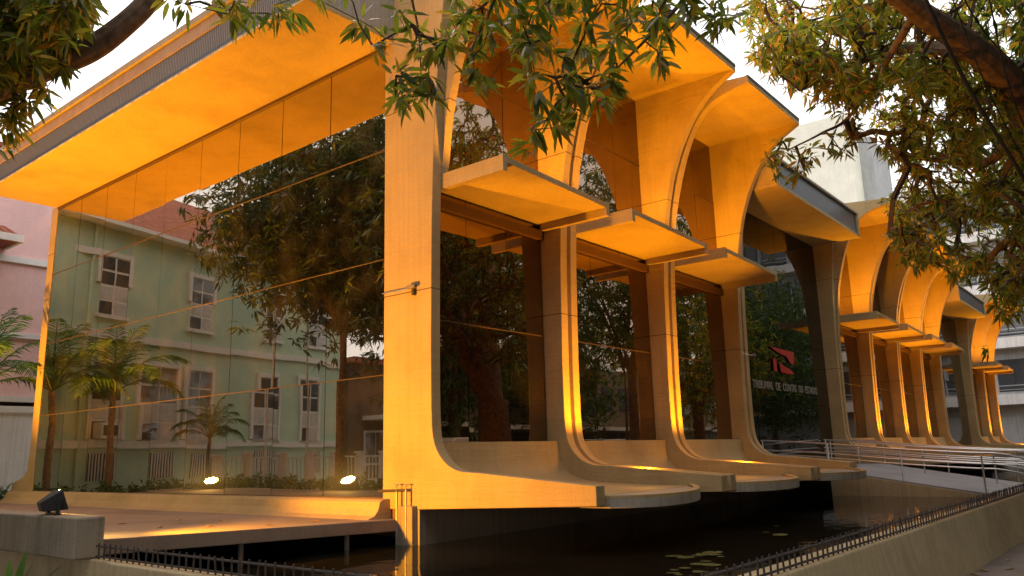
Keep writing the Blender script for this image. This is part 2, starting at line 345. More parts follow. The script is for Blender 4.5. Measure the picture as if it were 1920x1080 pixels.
# ================================================================== the concrete and glass building
XL = {2: 3.43, 3: 7.48, 4: 11.53, 5: 19.63, 6: 23.68, 7: 27.73, 8: 31.78, 9: 35.83, 10: 43.93, 11: 47.98, 12: 52.03}
PW = 0.53; GY = -0.65
B = empty('concrete_office_building', (0, 0, 0.3), label='long concrete office building with flaring piers and bronze mirror glass', category='building')
curve_lo = cr([(-1.95, 1.33), (-1.62, 1.355), (-1.36, 1.46), (-1.17, 1.66), (-1.085, 1.9), (-1.06, 2.3)], 5)
curve_hi = cr([(-1.06, 3.2), (-1.12, 5.4), (-1.24, 6.7), (-1.35, 7.3), (-1.50, 7.85), (-1.77, 8.5), (-2.16, 9.12), (-2.6, 9.56), (-3.14, 9.88)], 5)
hi_B = cr([(-1.06, 3.2), (-1.12, 5.4), (-1.24, 6.7), (-1.36, 7.3), (-1.53, 7.9), (-1.73, 8.45), (-1.98, 8.95), (-2.26, 9.27), (-2.58, 9.46), (-3.0, 9.57), (-3.36, 9.63)], 5)
hi_C = cr([(-1.06, 3.2), (-1.10, 5.4), (-1.20, 7.2), (-1.34, 8.45)], 5)
def pier_profile(yi, toe, inset=0.0, kind='A'):
    p = [(yi, 0.80), (-0.79, 0.81), (-toe+inset, 0.913), (-toe+inset, 1.16-inset*0.4)]
    p += [(a+inset*(1 if b > 1.5 else 0.3), b-inset*(0 if b > 1.5 else 1)) for a, b in curve_lo]
    if kind == 'core':
        p += [(a+inset, b) for a, b in curve_hi if b < 8.3]; return p+[(yi, p[-1][1])]
    p += [(a+inset, b) for a, b in {'A': curve_hi, 'B': hi_B, 'C': hi_C, 'D': hi_C}[kind]]
    return p+{'A': [(-3.14, 10.055), (yi, 10.055)], 'B': [(-3.36, 9.775), (yi, 9.96)], 'C': [(-1.34, 8.62), (yi, 8.62)], 'D': [(-1.40, 8.9), (-1.48, 9.5), (-1.52, 9.95), (yi, 9.95)]}[kind]
def pier(x, toe, kinds):
    core = obj('pier', MB().prism(pier_profile(-0.5, toe, 0.09, 'core'), 'x', x+0.19, x+0.34), 'concrete', B, smooth=True)
    for a, kd in zip((0.0, 0.33), kinds):
        obj('fin', MB().prism(pier_profile(-0.5, toe, 0.0, kd), 'x', x+a, x+a+0.20), 'concrete', core, smooth=True, bevel=0.008)
p1_ = obj('pier', MB().prism(pier_profile(0.0, 3.93, 0.0, 'D'), 'x', 0.0, 0.20), 'concrete', B, smooth=True, bevel=0.008)
obj('fin', MB().prism([(-0.5, 6.0), (-1.10, 6.0)]+[(a+0.03, b) for a, b in hi_B if b > 6.2]+[(-3.33, 9.775), (-0.5, 9.96)], 'x', 0.201, 0.36), 'concrete', p1_, smooth=True)
for k, x in XL.items(): pier(x, 3.55 if k in (4, 9) else 4.02, {4: 'AC', 9: 'AC', 5: 'CB', 10: 'CB', 12: 'AC'}.get(k, 'AB'))
# far pier of the glass end wall
fp = [(13.36, 0.70), (14.75, 0.98), (14.72, 1.14), (14.0, 1.30), (13.82, 1.48), (13.75, 1.9), (13.75, 8.6), (13.36, 8.6)]
obj('pier', MB().prism(fp, 'x', 0.0, 0.20), 'concrete', B, bevel=0.01)

def fin_x(k): return 0.20 if k == 1 else XL[k]+PW
groups = [(1, 4), (5, 9), (10, 12)]
for a, b in groups:
    x0 = 0.01 if a == 1 else XL[a]+0.01; x1 = XL[b]+PW+0.03
    obj('core_wall', MB().box(x0+0.04, x1-0.04, -0.60, 13.3, 0.4, 9.88), 'core_dark', B)
    for k in range(a, b):                            # one tilted roof petal over each bay
        xa, xb = (0.205 if k == 1 else XL[k]+0.335), XL[k+1]+0.195
        lo = [(xa, -3.365, 9.63), (xb, -3.15, 9.885), (xb, -0.7, 9.90), (xa, -0.7, 9.885), (xa, 12, 9.885), (xb, 12, 9.90)]
        hi = [(xa, -3.365, 9.785), (xb, -3.15, 10.06), (xb, -0.7, 10.06), (xa, -0.7, 10.03), (xa, 12, 10.03), (xb, 12, 10.06)]
        obj('roof_petal', MB().add(lo+hi, [(3, 2, 1, 0), (4, 5, 2, 3), (6, 7, 8, 9), (9, 8, 11, 10), (0, 1, 7, 6), (1, 2, 8, 7), (2, 5, 11, 8), (5, 4, 10, 11), (4, 3, 9, 10), (3, 0, 6, 9)]), 'concrete', B)
        obj('roof_edge', MB().add([(xa, -3.378, 9.735), (xb, -3.163, 10.005), (xb, -3.163, 10.075), (xa, -3.378, 9.80), (xa, -3.30, 9.735), (xb, -3.09, 10.005), (xb, -3.09, 10.075), (xa, -3.30, 9.80)],
            [(0, 1, 2, 3), (7, 6, 5, 4), (3, 2, 6, 7), (0, 4, 5, 1), (0, 3, 7, 4), (1, 5, 6, 2)]), 'dark_edge', B)
for a, b in ((4, 5), (9, 10)):
    obj('core_wall', MB().box(XL[a]+PW+0.032, XL[b]-0.032, -0.60, 13.3, 0.4, 9.3), 'core_dark', B)
obj('foundation_wall', MB().box(0.004, 54, -0.80, -0.45, -0.1, 0.806), 'concrete_old', B)
obj('foundation_wall', MB().box(-0.10, 0.0, -0.75, -0.43, -0.1, 0.86), 'concrete_old', B, bevel=0.01)

PANE = {}
def pane(w_, h_, loc, plane, mat='bronze_glass'):
    k = (round(w_, 3), round(h_, 3), plane, mat)
    if k not in PANE:
        m = MB().box(-w_/2, w_/2, -0.008, 0.008, -h_/2, h_/2) if plane == 'y' else MB().box(-0.008, 0.008, -w_/2, w_/2, -h_/2, h_/2)
        o = obj('glass_pane', m, mat, B, world=False); PANE[k] = o.data
    else:
        o = bpy.data.objects.new('glass_pane', PANE[k]); link(o, B)
    o.location = (loc[0], loc[1], loc[2]-0.3); s = R(0.11)
    o.rotation_euler = (random.gauss(0, s), 0, random.gauss(0, s)) if plane == 'y' else (0, random.gauss(0, s), random.gauss(0, s))
G = 0.014
# end wall: 9 x 4 panes
pw, ph, zb = 13.36/9, 1.9, 0.96
for j in range(9):
    for i in range(4): pane(pw-G, ph-G, (0.022, pw*(j+0.5), zb+ph*(i+0.5)), 'x')
for i in (1, 2, 3): obj('mullion', MB().box(0.004, 0.012, 0.003, 13.357, zb+ph*i-0.007, zb+ph*i+0.007), 'bronze_strip', B)
obj('glass_head_bar', MB().box(-0.02, 0.03, 0.003, 13.357, 8.50, 8.556), 'brown_frame', B)
ledge = [(0.04, 0.955), (-0.14, 0.95), (-0.20, 0.92), (-0.24, 0.80), (-0.31, 0.72), (-0.46, 0.672), (-0.46, 0.55), (0.04, 0.55)]
obj('glass_base_ledge', MB().prism([(a, b) for a, b in ledge], 'y', -0.16, 14.5), 'concrete', B, bevel=0.01)
# bays of the long facade
rowsz = [(1.78, 3.73), (3.73, 5.60), (5.78, 8.23), (8.23, 9.895)]
shelf_lamps = []; toe_lamps = []
for a, b in groups:
    for k in range(a, b):
        x0, x1 = fin_x(k), XL[k+1]; wd = (x1-x0)/3
        for c in range(3):
            for z0, z1 in rowsz: pane(wd-G, z1-z0-G, (x0+wd*(c+0.5), GY, (z0+z1)/2), 'y', 'bronze_glass_deep')
        for zm in (3.73, 8.23): obj('mullion', MB().box(x0, x1, -0.668, -0.655, zm-0.009, zm+0.009), 'bronze_strip', B)
        obj('transom_beam', MB().box(x0, x1, -0.74, -0.60, 5.603, 5.775), 'brown_frame', B)
        # shelf slab with a downturned lip at either end
        y0, y1 = -2.40, -2.24
        sh = MB().prism([(x0, -0.66), (x1, -0.66), (x1, y1), (x0, y0)], 'z', 5.90, 6.0)
        s_ = obj('shelf', sh, 'concrete', B, bevel=0.008)
        obj('shelf_lip', MB().prism([(x0+0.003, -0.76), (x0+0.12, -0.76), (x0+0.12, y0+0.006), (x0+0.003, y0-0.003)], 'z', 5.76, 6.005), 'concrete', s_)
        obj('shelf_lip', MB().prism([(x1-0.12, -0.76), (x1-0.003, -0.76), (x1-0.003, y1-0.004), (x1-0.12, y1-0.01)], 'z', 5.76, 6.005), 'concrete', s_)
        # parapet that curves out into the toe slab
        prof = [(-0.60, 1.78), (-0.90, 1.78)]+[tuple(q) for q in cr([(-0.92, 1.60), (-0.97, 1.40), (-1.12, 1.22), (-1.45, 1.10), (-2.0, 1.045), (-3.5, 1.0)], 4)]+[(-3.5, 0.88), (-0.60, 0.84)]
        obj('parapet', MB().prism(prof, 'x', x0, x1), 'concrete', B, smooth=True)
        wb = x1-x0
        rim = [(x0, -3.52), (x0, -4.0)]+[(x0+wb*u, yy) for u, yy in cr([(0.0, -4.0), (0.09, -4.33), (0.25, -4.50), (0.48, -4.42), (0.76, -4.02), (1.0, -3.53)], 6)][1:]
        dz = 0.0
        obj('toe_slab', MB().prism(rim[::-1], 'z', 0.875, 1.0), 'concrete_pale', B, bevel=0.01)
        ri = [(x, y) for x, y in rim[1:]]
        lip = MB(); n = len(ri)
        inn = [(x, y+0.10) for x, y in ri]
        lip.prism(ri[::-1]+inn, 'z', 0.998, 1.035)
        obj('toe_slab_rim', lip, 'concrete', B)
        shelf_lamps.append((x0, x1, k))
    toe_lamps += [k for k in range(a, b+1) if k not in (1, 4, 5, 9, 10, 12)]
toe_lamps.append(12)
# eave over the end wall
ev = obj('eave', MB().box(-1.80, -0.001, -0.20, 13.42, 8.56, 8.64), 'concrete', B, bevel=0.008)
obj('louvre_strip', MB().box(-1.77, -1.6, -0.19, 13.41, 8.64, 9.13), 'louvre_panel', ev)
obj('fascia_board', MB().box(-1.79, -1.6, -0.188, 13.408, 9.13, 9.40), 'ochre_board', ev)
obj('eave_cap', MB().box(-1.84, 0.0, -0.21, 13.43, 9.40, 9.53), 'concrete_pale', ev, bevel=0.01)
obj('eave_end', MB().box(-1.6, -0.001, -0.196, -0.1, 8.66, 9.40), 'concrete_pale', ev)
obj('eave_edge_trim', MB().box(-1.815, -1.80, -0.2, 13.42, 8.565, 8.60), 'trim_paint', ev)
# canopies over the two entrance bays
for a, b in ((4, 5), (9, 10)):
    x0, x1 = XL[a]+PW+0.004, XL[b]-0.004
    c_ = obj('canopy', MB().box(x0, x1, -2.30, -0.60, 8.50, 8.60), 'concrete', B, bevel=0.008)
    obj('canopy_end', MB().box(x0, x0+0.18, -2.297, -0.62, 8.60, 9.36), 'concrete', c_)
    obj('canopy_end', MB().box(x1-0.18, x1, -2.297, -0.62, 8.60, 9.36), 'concrete', c_)
    obj('fascia_panel', MB().box(x0+0.18, x1-0.18, -2.24, -2.1, 8.60, 9.30), 'dark_fascia', c_)
    obj('canopy_top', MB().box(x0, x1, -2.32, -0.5, 9.30, 9.38), 'concrete_pale', c_, bevel=0.01)
    wd = (x1-x0)/6
    for c in range(6):
        for z0, z1 in ((0.95, 2.85), (2.85, 4.74), (4.74, 6.62), (6.62, 8.49)): pane(wd-G, z1-z0-G, (x0+wd*(c+0.5), GY, (z0+z1)/2), 'y', 'dark_glass')
    obj('entrance_floor', MB().box(x0, x1, -2.62, -0.62, 0.72, 0.93), 'ramp_paving', B)

# ramp to the entrance
RX0, RX1 = 13.05, 18.5
def rz_(y): return 0.93-0.157*(-2.6-y)
rp_ = MB(); v = [(RX0, -2.6, 0.93), (RX1, -2.6, 0.93), (RX1, wy(RX1)-0.25, rz_(wy(RX1)-0.25)), (RX0, wy(RX0)-0.25, rz_(wy(RX0)-0.25))]
rp_.add(v+[(a, b, -0.1) for a, b, c in v], [(3, 2, 1, 0), (4, 5, 6, 7), (0, 1, 5, 4), (1, 2, 6, 5), (2, 3, 7, 6), (3, 0, 4, 7)])
struct('ramp', rp_, 'ramp_paving')
obj('ramp_side_wall', MB().prism([(-2.6, 0.0), (-2.6, 0.89), (-7.6, rz_(-7.6)-0.05), (-7.6, 0.0)], 'x', RX0-0.08, RX0), 'concrete_wall',
    label='tan concrete side wall of the entrance ramp over the water', category='ramp wall')
def handrail(x, ys, zs, label, side):
    e = empty('handrail', (x, ys[0], 0.9), label=label, category='handrail', group='steel handrails of the ramp')
    path = [(x, y, z) for y, z in zip(ys, zs)]
    obj('top_rail', MB().tube(cr(path, 3), 0.022, 8), 'steel', e, smooth=True)
    for dz in (0.25, 0.36):
        obj('lower_rail', MB().tube(cr([(a+side*0.05, b, c-dz) for a, b, c in path], 3), 0.018, 8), 'steel', e, smooth=True)
    for y in np.arange(ys[0]-0.05, ys[-1], -1.75):
        zt = float(np.interp(-y, [-q for q in ys], zs)); zf = min(0.93, rz_(y))
        obj('post', MB().tube([(x, y, zf-0.03), (x, y, zt)], 0.02, 8), 'steel', e, smooth=True)
ys = (-0.75, -2.2, -4.0, -5.8, -6.5, -7.6); zs = (1.73, 1.64, 1.45, 1.31, 1.26, 0.96)
handrail(RX0+0.1, ys, zs, 'steel handrail along the ramp edge over the lily pond', 1)
handrail(RX1-0.1, ys, zs, 'steel handrail along the ramp edge away from the lily pond', -1)
handrail(RX1-1.7, ys[1:], zs[1:], 'steel handrail dividing the ramp lengthwise', -1)
handrail(RX0+0.1+5.6, (-0.78, -1.4, -2.3), (1.70, 1.70, 1.66), 'short steel handrail beside the entrance glass', 1)

# wall sign on the entrance glass
SY = -0.69
sg = empty('wall_sign', (15.8, SY, 3.3), label='red emblem over white letters TRIBUNAL DE CONTAS DO ESTADO on dark glass', category='sign')
def text_mesh(body, x0, x1, z0, z1, y, mat, parent, name):
    cu = bpy.data.curves.new(name, 'FONT'); cu.body = body; cu.extrude = 0.01; cu.align_x = 'LEFT'
    o = bpy.data.objects.new(name, cu); COL.objects.link(o); bpy.context.view_layer.update()
    me = bpy.data.meshes.new_from_object(o.evaluated_get(bpy.context.evaluated_depsgraph_get()))
    bpy.data.objects.remove(o)
    co_ = np.array([v.co for v in me.vertices]); mn, mx = co_.min(0), co_.max(0)
    P = Vector(parent.location)
    for v in me.vertices:
        v.co = Vector((x0+(v.co.x-mn[0])/(mx[0]-mn[0])*(x1-x0), y+v.co.z*-1.0, z0+(v.co.y-mn[1])/(mx[1]-mn[1])*(z1-z0)))-P
    me.materials.clear(); me.materials.append(MATS[mat]); n = bpy.data.objects.new(name, me); link(n, parent); return n
for wd_, a, b in (('TRIBUNAL', 0, 8), ('DE', 9, 11), ('CONTAS', 12, 18), ('DO', 19, 21), ('ESTADO', 22, 28)):
    text_mesh(wd_, 13.1+5.35*a/28, 13.1+5.35*(b-0.15)/28, 3.20, 3.43, SY, 'sign_white', sg, 'word')
def emblem(pts, name):
    q = [on(1400+x/9, 640+y/9, Y=SY) for x, y in pts]
    obj(name, MB().prism([(p[0], p[2]) for p in q], 'y', SY-0.02, SY), 'sign_red', sg)
emblem([(380, 80), (560, 130), (785, 185), (790, 300), (785, 395), (720, 360), (690, 300), (660, 255), (575, 225), (480, 160)], 'emblem_wing')
emblem([(440, 280), (492, 300), (505, 505), (452, 490)], 'emblem_bar')
emblem([(545, 360), (640, 430), (720, 470), (800, 560), (680, 550), (575, 520)], 'emblem_foot')

# ------------------------------------------------------------------ lamps
def spot(parent, loc, aim, energy, cone, blend, rad=0.06):
    l = bpy.data.lights.new('lamp_light', 'SPOT'); l.energy = energy; l.spot_size = R(cone); l.spot_blend = blend; l.shadow_soft_size = rad; l.color = LAMP
    o = bpy.data.objects.new('lamp_light', l); COL.objects.link(o); o.parent = parent
    o.location = loc; o.rotation_euler = (Vector(aim)).to_track_quat('-Z', 'Y').to_euler(); return o
def floodlight(loc, rz, tilt, energy, label, group, cone=98, size=1.0, lens='lens_glow'):
    """wedge floodlight standing on a U bracket; local +Y is where it points"""
    e = empty('floodlight', loc, rz, label=label, category='floodlight', group=group)
    s = size; c, t = math.cos(tilt), math.sin(tilt)
    def rot(p): x, y, z = p; return (x, y*c-z*t, y*t+z*c+0.13*s)
    back = [(-0.10*s, -0.14*s, -0.05*s), (0.10*s, -0.14*s, -0.05*s), (0.10*s, -0.14*s, 0.05*s), (-0.10*s, -0.14*s, 0.05*s)]
    fr = [(-0.20*s, 0.08*s, -0.11*s), (0.20*s, 0.08*s, -0.11*s), (0.20*s, 0.08*s, 0.11*s), (-0.20*s, 0.08*s, 0.11*s)]
    m = MB().add([rot(p) for p in back+fr], [(0, 1, 2, 3), (4, 7, 6, 5), (0, 4, 5, 1), (1, 5, 6, 2), (2, 6, 7, 3), (3, 7, 4, 0)])
    obj('housing', m, 'black_metal', e, world=False, bevel=0.008)
    L = [(0.17*s*math.cos(q), 0.083*s, 0.107*s*math.sin(q)) for q in np.linspace(0, 2*math.pi, 20, endpoint=False)]
    obj('lens', MB().add([rot(p) for p in L], [tuple(range(19, -1, -1))]), lens, e, world=False)
    obj('bracket', MB().box(-0.23*s, -0.205*s, -0.02, 0.02, 0, 0.15*s).box(0.205*s, 0.23*s, -0.02, 0.02, 0, 0.15*s).box(-0.23*s, 0.23*s, -0.03, 0.03, 0, 0.015), 'black_metal', e, world=False)
    spot(e, rot((0, 0.11*s, 0)), (0, c, t), energy, cone, 0.5)
    return e
FG = 'floodlights on the terrace parapet'
floodlight((-4.77, 0.0, 1.07), R(-100), R(19), 2700, 'black floodlight on the end of the parapet block, aimed at the corner pier', FG)
floodlight((-4.66, 6.45, 0.80), R(-94), R(52), 4300, 'lit floodlight facing the glass end wall, nearer the corner pier', FG, size=1.25)
floodlight((-4.66, 12.7, 0.80), R(-114), R(52), 4300, 'lit floodlight facing the glass end wall, nearer the pink house', FG, size=1.25)
ordn = {2: 'second', 3: 'third', 6: 'sixth', 7: 'seventh', 8: 'eighth', 11: 'eleventh', 12: 'twelfth'}
def uplight(loc, energy, label, group, cone=172, rad=0.05, aim=(0, 0.18, 1), spill=0):
    e = empty('uplight', loc, label=label, category='uplight', group=group)
    obj('housing', MB().box(-0.09, 0.09, -0.06, 0.06, -0.02, 0.05), 'black_metal', e, world=False, bevel=0.006)
    obj('lens', MB().box(-0.075, 0.075, -0.048, 0.048, 0.05, 0.056), 'lens_soft', e, world=False)
    spot(e, (0, 0, 0.09), aim, energy, cone, 0.45, rad)
    if spill:
        l = bpy.data.lights.new('lamp_spill', 'POINT'); l.energy = spill; l.shadow_soft_size = 0.05; l.color = LAMP
        o = bpy.data.objects.new('lamp_spill', l); COL.objects.link(o); o.parent = e; o.location = (0, 0, 0.13)
for k in toe_lamps:
    uplight((XL[k]+0.265, -2.55, 1.22), 1050, 'small uplight on the toe of the %s concrete pier counted from the corner' % ordn[k], 'uplights on the pier toes', cone=84, aim=(0, 0.52, 1), spill=45)
on_ = ['first', 'second', 'third', 'fourth', 'fifth', 'sixth', 'seventh', 'eighth', 'ninth']
for i, (x0, x1, k) in enumerate(shelf_lamps):
    if k == 6: continue                              # unlit bay
    uplight(((x0+x1)/2-0.4, -1.55, 6.02), 600, 'small uplight on top of the %s concrete shelf counted from the corner' % on_[i], 'uplights on the shelves', cone=175)

# security cameras and the standpipe
def cctv(loc, rz, label):
    e = empty('security_camera', loc, rz, label=label, category='camera', group='security cameras')
    obj('arm', MB().tube([(0, 0, 0), (0, -0.05, 0.0), (0.62, -0.07, -0.015)], 0.008, 6), 'steel', e, world=False)
    obj('housing', MB().box(0.60, 0.78, -0.10, -0.04, -0.015, 0.035), 'pipe_metal', e, world=False, bevel=0.006)
    obj('lens', MB().tube([(0.78, -0.07, 0.01), (0.80, -0.07, 0.01)], 0.018, 10), 'black_metal', e, world=False)
    obj('junction_box', MB().box(0.68, 0.73, -0.06, 0.0, -0.12, -0.02), 'dark_iron', e, world=False)
cctv((0.0, -0.02, 4.17), R(-90), 'small security camera on a long arm across the corner pier')
cctv((11.55, -1.07, 4.0), R(0), 'small white security camera on the pier beside the entrance')
pe = empty('standpipe', (-0.12, -0.5, 0.86), label='iron standpipe with two valves at the foot of the corner pier', category='pipe')
obj('cross_pipe', MB().tube([(-0.1, -0.02, 1.07), (-0.1, -0.62, 1.09)], 0.022, 8), 'dark_iron', pe)
for y in (-0.42, -0.62):
    obj('riser', MB().tube([(-0.1, y, 0.3), (-0.1, y, 1.1)], 0.018, 8), 'pipe_metal', pe)
    obj('valve', MB().tube([(-0.1, y, 1.1), (-0.1, y, 1.17)], 0.01, 6).tube([(-0.1, y-0.04, 1.17), (-0.1, y+0.04, 1.17)], 0.012, 6), 'pipe_metal', pe)

# ================================================================== houses behind and in the reflections
def window(parent, u, z, w_, h_, frame_h, bars=(2, 4), blind=False):
    f = obj('window', MB().box(u, u+w_, -0.05, 0.02, z, z+h_), 'white_paint', parent, world=False)
    obj('surround', MB().box(u-0.14, u+w_+0.14, -0.09, 0.0, z+h_, z+h_+0.16).box(u-0.14, u, -0.09, 0.0, z+h_-frame_h, z+h_).box(u+w_, u+w_+0.14, -0.09, 0.0, z+h_-frame_h, z+h_).box(u-0.1, u+w_+0.1, -0.12, 0.0, z-0.1, z), 'white_paint', f, world=False)
    nx, nz = bars; cw, ch = w_/nx, h_/nz
    for i in range(nx):
        for j in range(nz):
            obj('pane', MB().box(u+i*cw+0.04, u+(i+1)*cw-0.04, -0.062, -0.05, z+j*ch+0.04, z+(j+1)*ch-0.04), 'blind' if (blind and j < nz//2 and (i+j) % 3) else 'window_glass', f, world=False)
GH = empty('green_house', (-1.4, 16.7, 0), math.pi-R(14.4), label='pale green stucco house with white windows and red tile roof', category='house')
# local +X runs along the facade away from the pink house; the facade looks along local +Y
GH.scale = (1, -1, 1)
obj('wall', MB().box(-0.2, 14.5, 0.0, 9, 0, 9.35), 'green_stucco', GH, world=False)
obj('floor_band', MB().box(-0.24, 14.54, -0.10, 0.0, 5.62, 5.86), 'white_paint', GH, world=False)
obj('base_band', MB().box(-0.24, 14.54, -0.12, 0.0, 2.08, 2.32), 'white_paint', GH, world=False)
obj('eave_gutter', MB().box(-0.7, 15.0, -0.62, -0.45, 9.36, 9.50).box(-0.7, 15, -0.45, 0.2, 9.36, 9.40), 'white_paint', GH, world=False)
rf = MB(); rf.add([(-0.8, -0.6, 9.5), (15.1, -0.6, 9.5), (15.1, 9.6, 9.5), (-0.8, 9.6, 9.5), (3.5, 4.5, 13.0), (10.5, 4.5, 13.0)], [(0, 1, 5, 4), (1, 2, 5), (2, 3, 4, 5), (3, 0, 4), (3, 2, 1, 0)])
obj('roof', rf, 'roof_tiles', GH, world=False)
obj('downpipe', MB().tube([(1.1, -0.08, 0.3), (1.1, -0.08, 9.3)], 0.05, 8), 'green_stucco', GH, world=False)
for u in (1.45, 5.35, 9.2, 12.2): window(GH, u, 6.40, 1.12, 2.0, 0.95, (2, 4), True)
for u in (1.5, 3.45, 5.42, 9.0, 11.6): window(GH, u, 2.32, 1.15 if u != 3.45 else 1.5, 2.55, 2.5, (2, 4), True)
for u in (1.55, 4.0, 5.8, 9.2, 12):
    g_ = obj('basement_grille', MB().box(u, u+1.0, -0.03, 0.01, 1.05, 1.9), 'window_glass', GH, world=False)
    for i in range(9): obj('bar', MB().box(u+0.02+i*0.115, u+0.055+i*0.115, -0.06, -0.03, 1.05, 1.9), 'white_paint', g_, world=False)
obj('air_conditioner', MB().box(1.6, 2.3, -0.45, 0.0, 2.36, 2.86), 'white_paint', GH, world=False, bevel=0.02)
obj('air_conditioner_grille', MB().box(1.68, 2.22, -0.47, -0.44, 2.45, 2.78), 'dark_fascia', GH, world=False)

PH = empty('pink_house', (-0.9, 18.3, 0), label='pink stucco house with white bands and white ground floor', category='house')
obj('wall', MB().box(-0.9, 14, 18.3, 28, 3.6, 11.6), 'pink_stucco', PH)
obj('ground_floor_wall', MB().box(-0.88, 14, 18.25, 28, 0, 3.22), 'white_stucco', PH)
for z0, z1 in ((7.95, 8.15), (5.55, 5.7), (3.55, 3.72), (3.22, 3.42)):
    obj('wall_band', MB().box(-0.95, 14, 18.18, 18.32, z0, z1), 'white_paint', PH)
rr = MB().box(-1.6, 14.5, 18.0, 28.5, 11.6, 11.75); obj('roof', rr, 'roof_tiles', PH)
obj('porch_roof', MB().prism([(16.9, 8.35), (18.3, 8.35), (18.3, 9.1), (16.9, 8.5)], 'x', -2.6, 0.35), 'roof_tiles', PH)
obj('porch_eave', MB().box(-2.65, 0.42, 16.82, 16.9, 8.30, 8.52).box(0.35, 0.42, 16.9, 18.3, 8.30, 8.45), 'white_paint', PH)
gw = obj('garden_wall', MB().box(-14.5, -6.0, 14.6, 14.8, 0.0, 0.75), 'white_stucco', label='low white garden wall with posts before the green house', category='garden wall')
for i in range(8):
    x = -14.5+i*1.2
    obj('post', MB().box(x, x+0.22, 14.57, 14.83, 0.75, 1.75).box(x-0.04, x+0.26, 14.53, 14.87, 1.75, 1.82), 'white_stucco', gw)
    if i < 7:
        for j in range(5): obj('bar', MB().box(x+0.35+j*0.17, x+0.38+j*0.17, 14.68, 14.72, 0.75, 1.6), 'white_paint', gw)
        obj('rail', MB().box(x+0.22, x+1.2, 14.68, 14.72, 1.6, 1.65), 'white_paint', gw)
for i, (x, y) in enumerate(((-7.3, 13.9), (-8.6, 13.6), (-9.8, 13.2))):
    fpz = empty('flagpole', (x, y, 0), label='thin white bare flagpole before the green house', category='flagpole', group='flagpoles')
    obj('pole', MB().tube([(0, 0, 0), (0, 0, 6.5)], [0.04, 0.025], 8), 'white_paint', fpz, world=False)
    obj('finial', MB().tube([(0, 0, 6.5), (0, 0, 6.56), (0, 0, 6.62)], [0.025, 0.06, 0.02], 8), 'white_paint', fpz, world=False)

BH = empty('brown_house', (-16, 21, 0), label='low brown brick house with white awning beside the green house', category='house')
obj('wall', MB().box(-32, -16.2, 20.5, 29, 0, 6.0), 'brown_brick', BH)
obj('roof', MB().box(-32.5, -15.9, 20.0, 29.5, 6.0, 6.25), 'roof_tiles', BH)
obj('awning', MB().box(-31, -17, 19.0, 20.5, 3.3, 3.5), 'white_stucco', BH)
for x in (-18.5, -21.5, -24.5, -27.5):
    w_ = obj('window', MB().box(x, x+1.4, 20.44, 20.5, 1.2, 2.8), 'white_paint', BH)
    for a in (0.08, 0.74): obj('pane', MB().box(x+a, x+a+0.58, 20.40, 20.44, 1.3, 2.7), 'window_glass', w_)

# towers at the far end
GB = empty('grey_office_block', (62, -6, 0), label='grey office block with long balconies past the far end', category='office block')
obj('wall', MB().box(62, 74, -22, 6, 0, 21), 'grey_stucco', GB)
for z in (4.1, 8.3, 12.5, 16.7, 20.9):
    s_ = obj('balcony_slab', MB().box(60.9, 62.0, -22, 6, z, z+0.75), 'white_stucco', GB)
for z in (4.1, 8.3, 12.5, 16.7):
    for j in range(10):
        y = -21.5+j*2.75
        p_ = obj('window', MB().box(61.96, 62.0, y, y+2.3, z+1.0, z+3.4), 'dark_fascia', GB)
        obj('pane', MB().box(61.93, 61.96, y+0.1, y+1.1, z+1.1, z+3.3).box(61.93, 61.96, y+1.2, y+2.2, z+1.1, z+3.3), 'window_glass', p_)
    obj('balcony_rail', MB().box(60.95, 61.0, -22, 6, z+1.35, z+1.42).box(60.95, 61, -22, 6, z+1.05, z+1.1), 'grey_stucco', GB)
for j in range(12):
    y = -21+j*2.2; obj('ground_floor_shutter', MB().box(61.9, 61.99, y, y+1.9, 0, 3.3), 'grey_stucco', GB)
CT = empty('cream_tower', (74, 16, 0), label='tall cream tower block rising behind the roof', category='tower')
tc_ = at(1560, 300, 84)
obj('wall', MB().box(tc_[0]-4.0, tc_[0]+5.5, tc_[1]-3.0, tc_[1]+5, 0, 34), 'cream_stucco', CT)
obj('stair_shaft', MB().box(tc_[0]-1, tc_[0]+5.8, tc_[1]-4.2, tc_[1]-3.0, 0, 32), 'grey_stucco', CT)
for i in range(3):
    w0 = obj('window', MB().box(tc_[0]-4.03, tc_[0]-4.0, tc_[1]+1.2, tc_[1]+2.4, 21+4*i, 22.1+4*i), 'blind', CT)
ru = on(1572, 372, X=30)
re_ = empty('rooftop_unit', (30.5, ru[1], 10.06), label='small grey plant box on the flat roof', category='plant box')
obj('casing', MB().box(30, 31.2, ru[1]-0.6, ru[1]+0.6, 10.06, 11.6), 'grey_stucco', re_, bevel=0.03)
obj('lid', MB().box(29.95, 31.25, ru[1]-0.65, ru[1]+0.65, 11.6, 11.68), 'concrete_pale', re_)

# across the street (seen in the long facade's glass)
SB = empty('street_building', (15, -31, 0), label='two storey beige shop building across the street, mirrored in the glass', category='building')
obj('wall', MB().box(-20, 150, -36, -29.5, 0, 8.5), 'tan_stucco', SB)
obj('awning', MB().box(-20, 150, -29.5, -28.3, 3.2, 3.5), 'white_stucco', SB)
for j in range(50):
    x = -19+3*j
    obj('window', MB().box(x, x+1.8, -29.5, -29.44, 4.9, 7.0), 'window_glass', SB)
    obj('shop_door', MB().box(x, x+2.2, -29.5, -29.44, 0, 3.0), 'dark_fascia', SB)

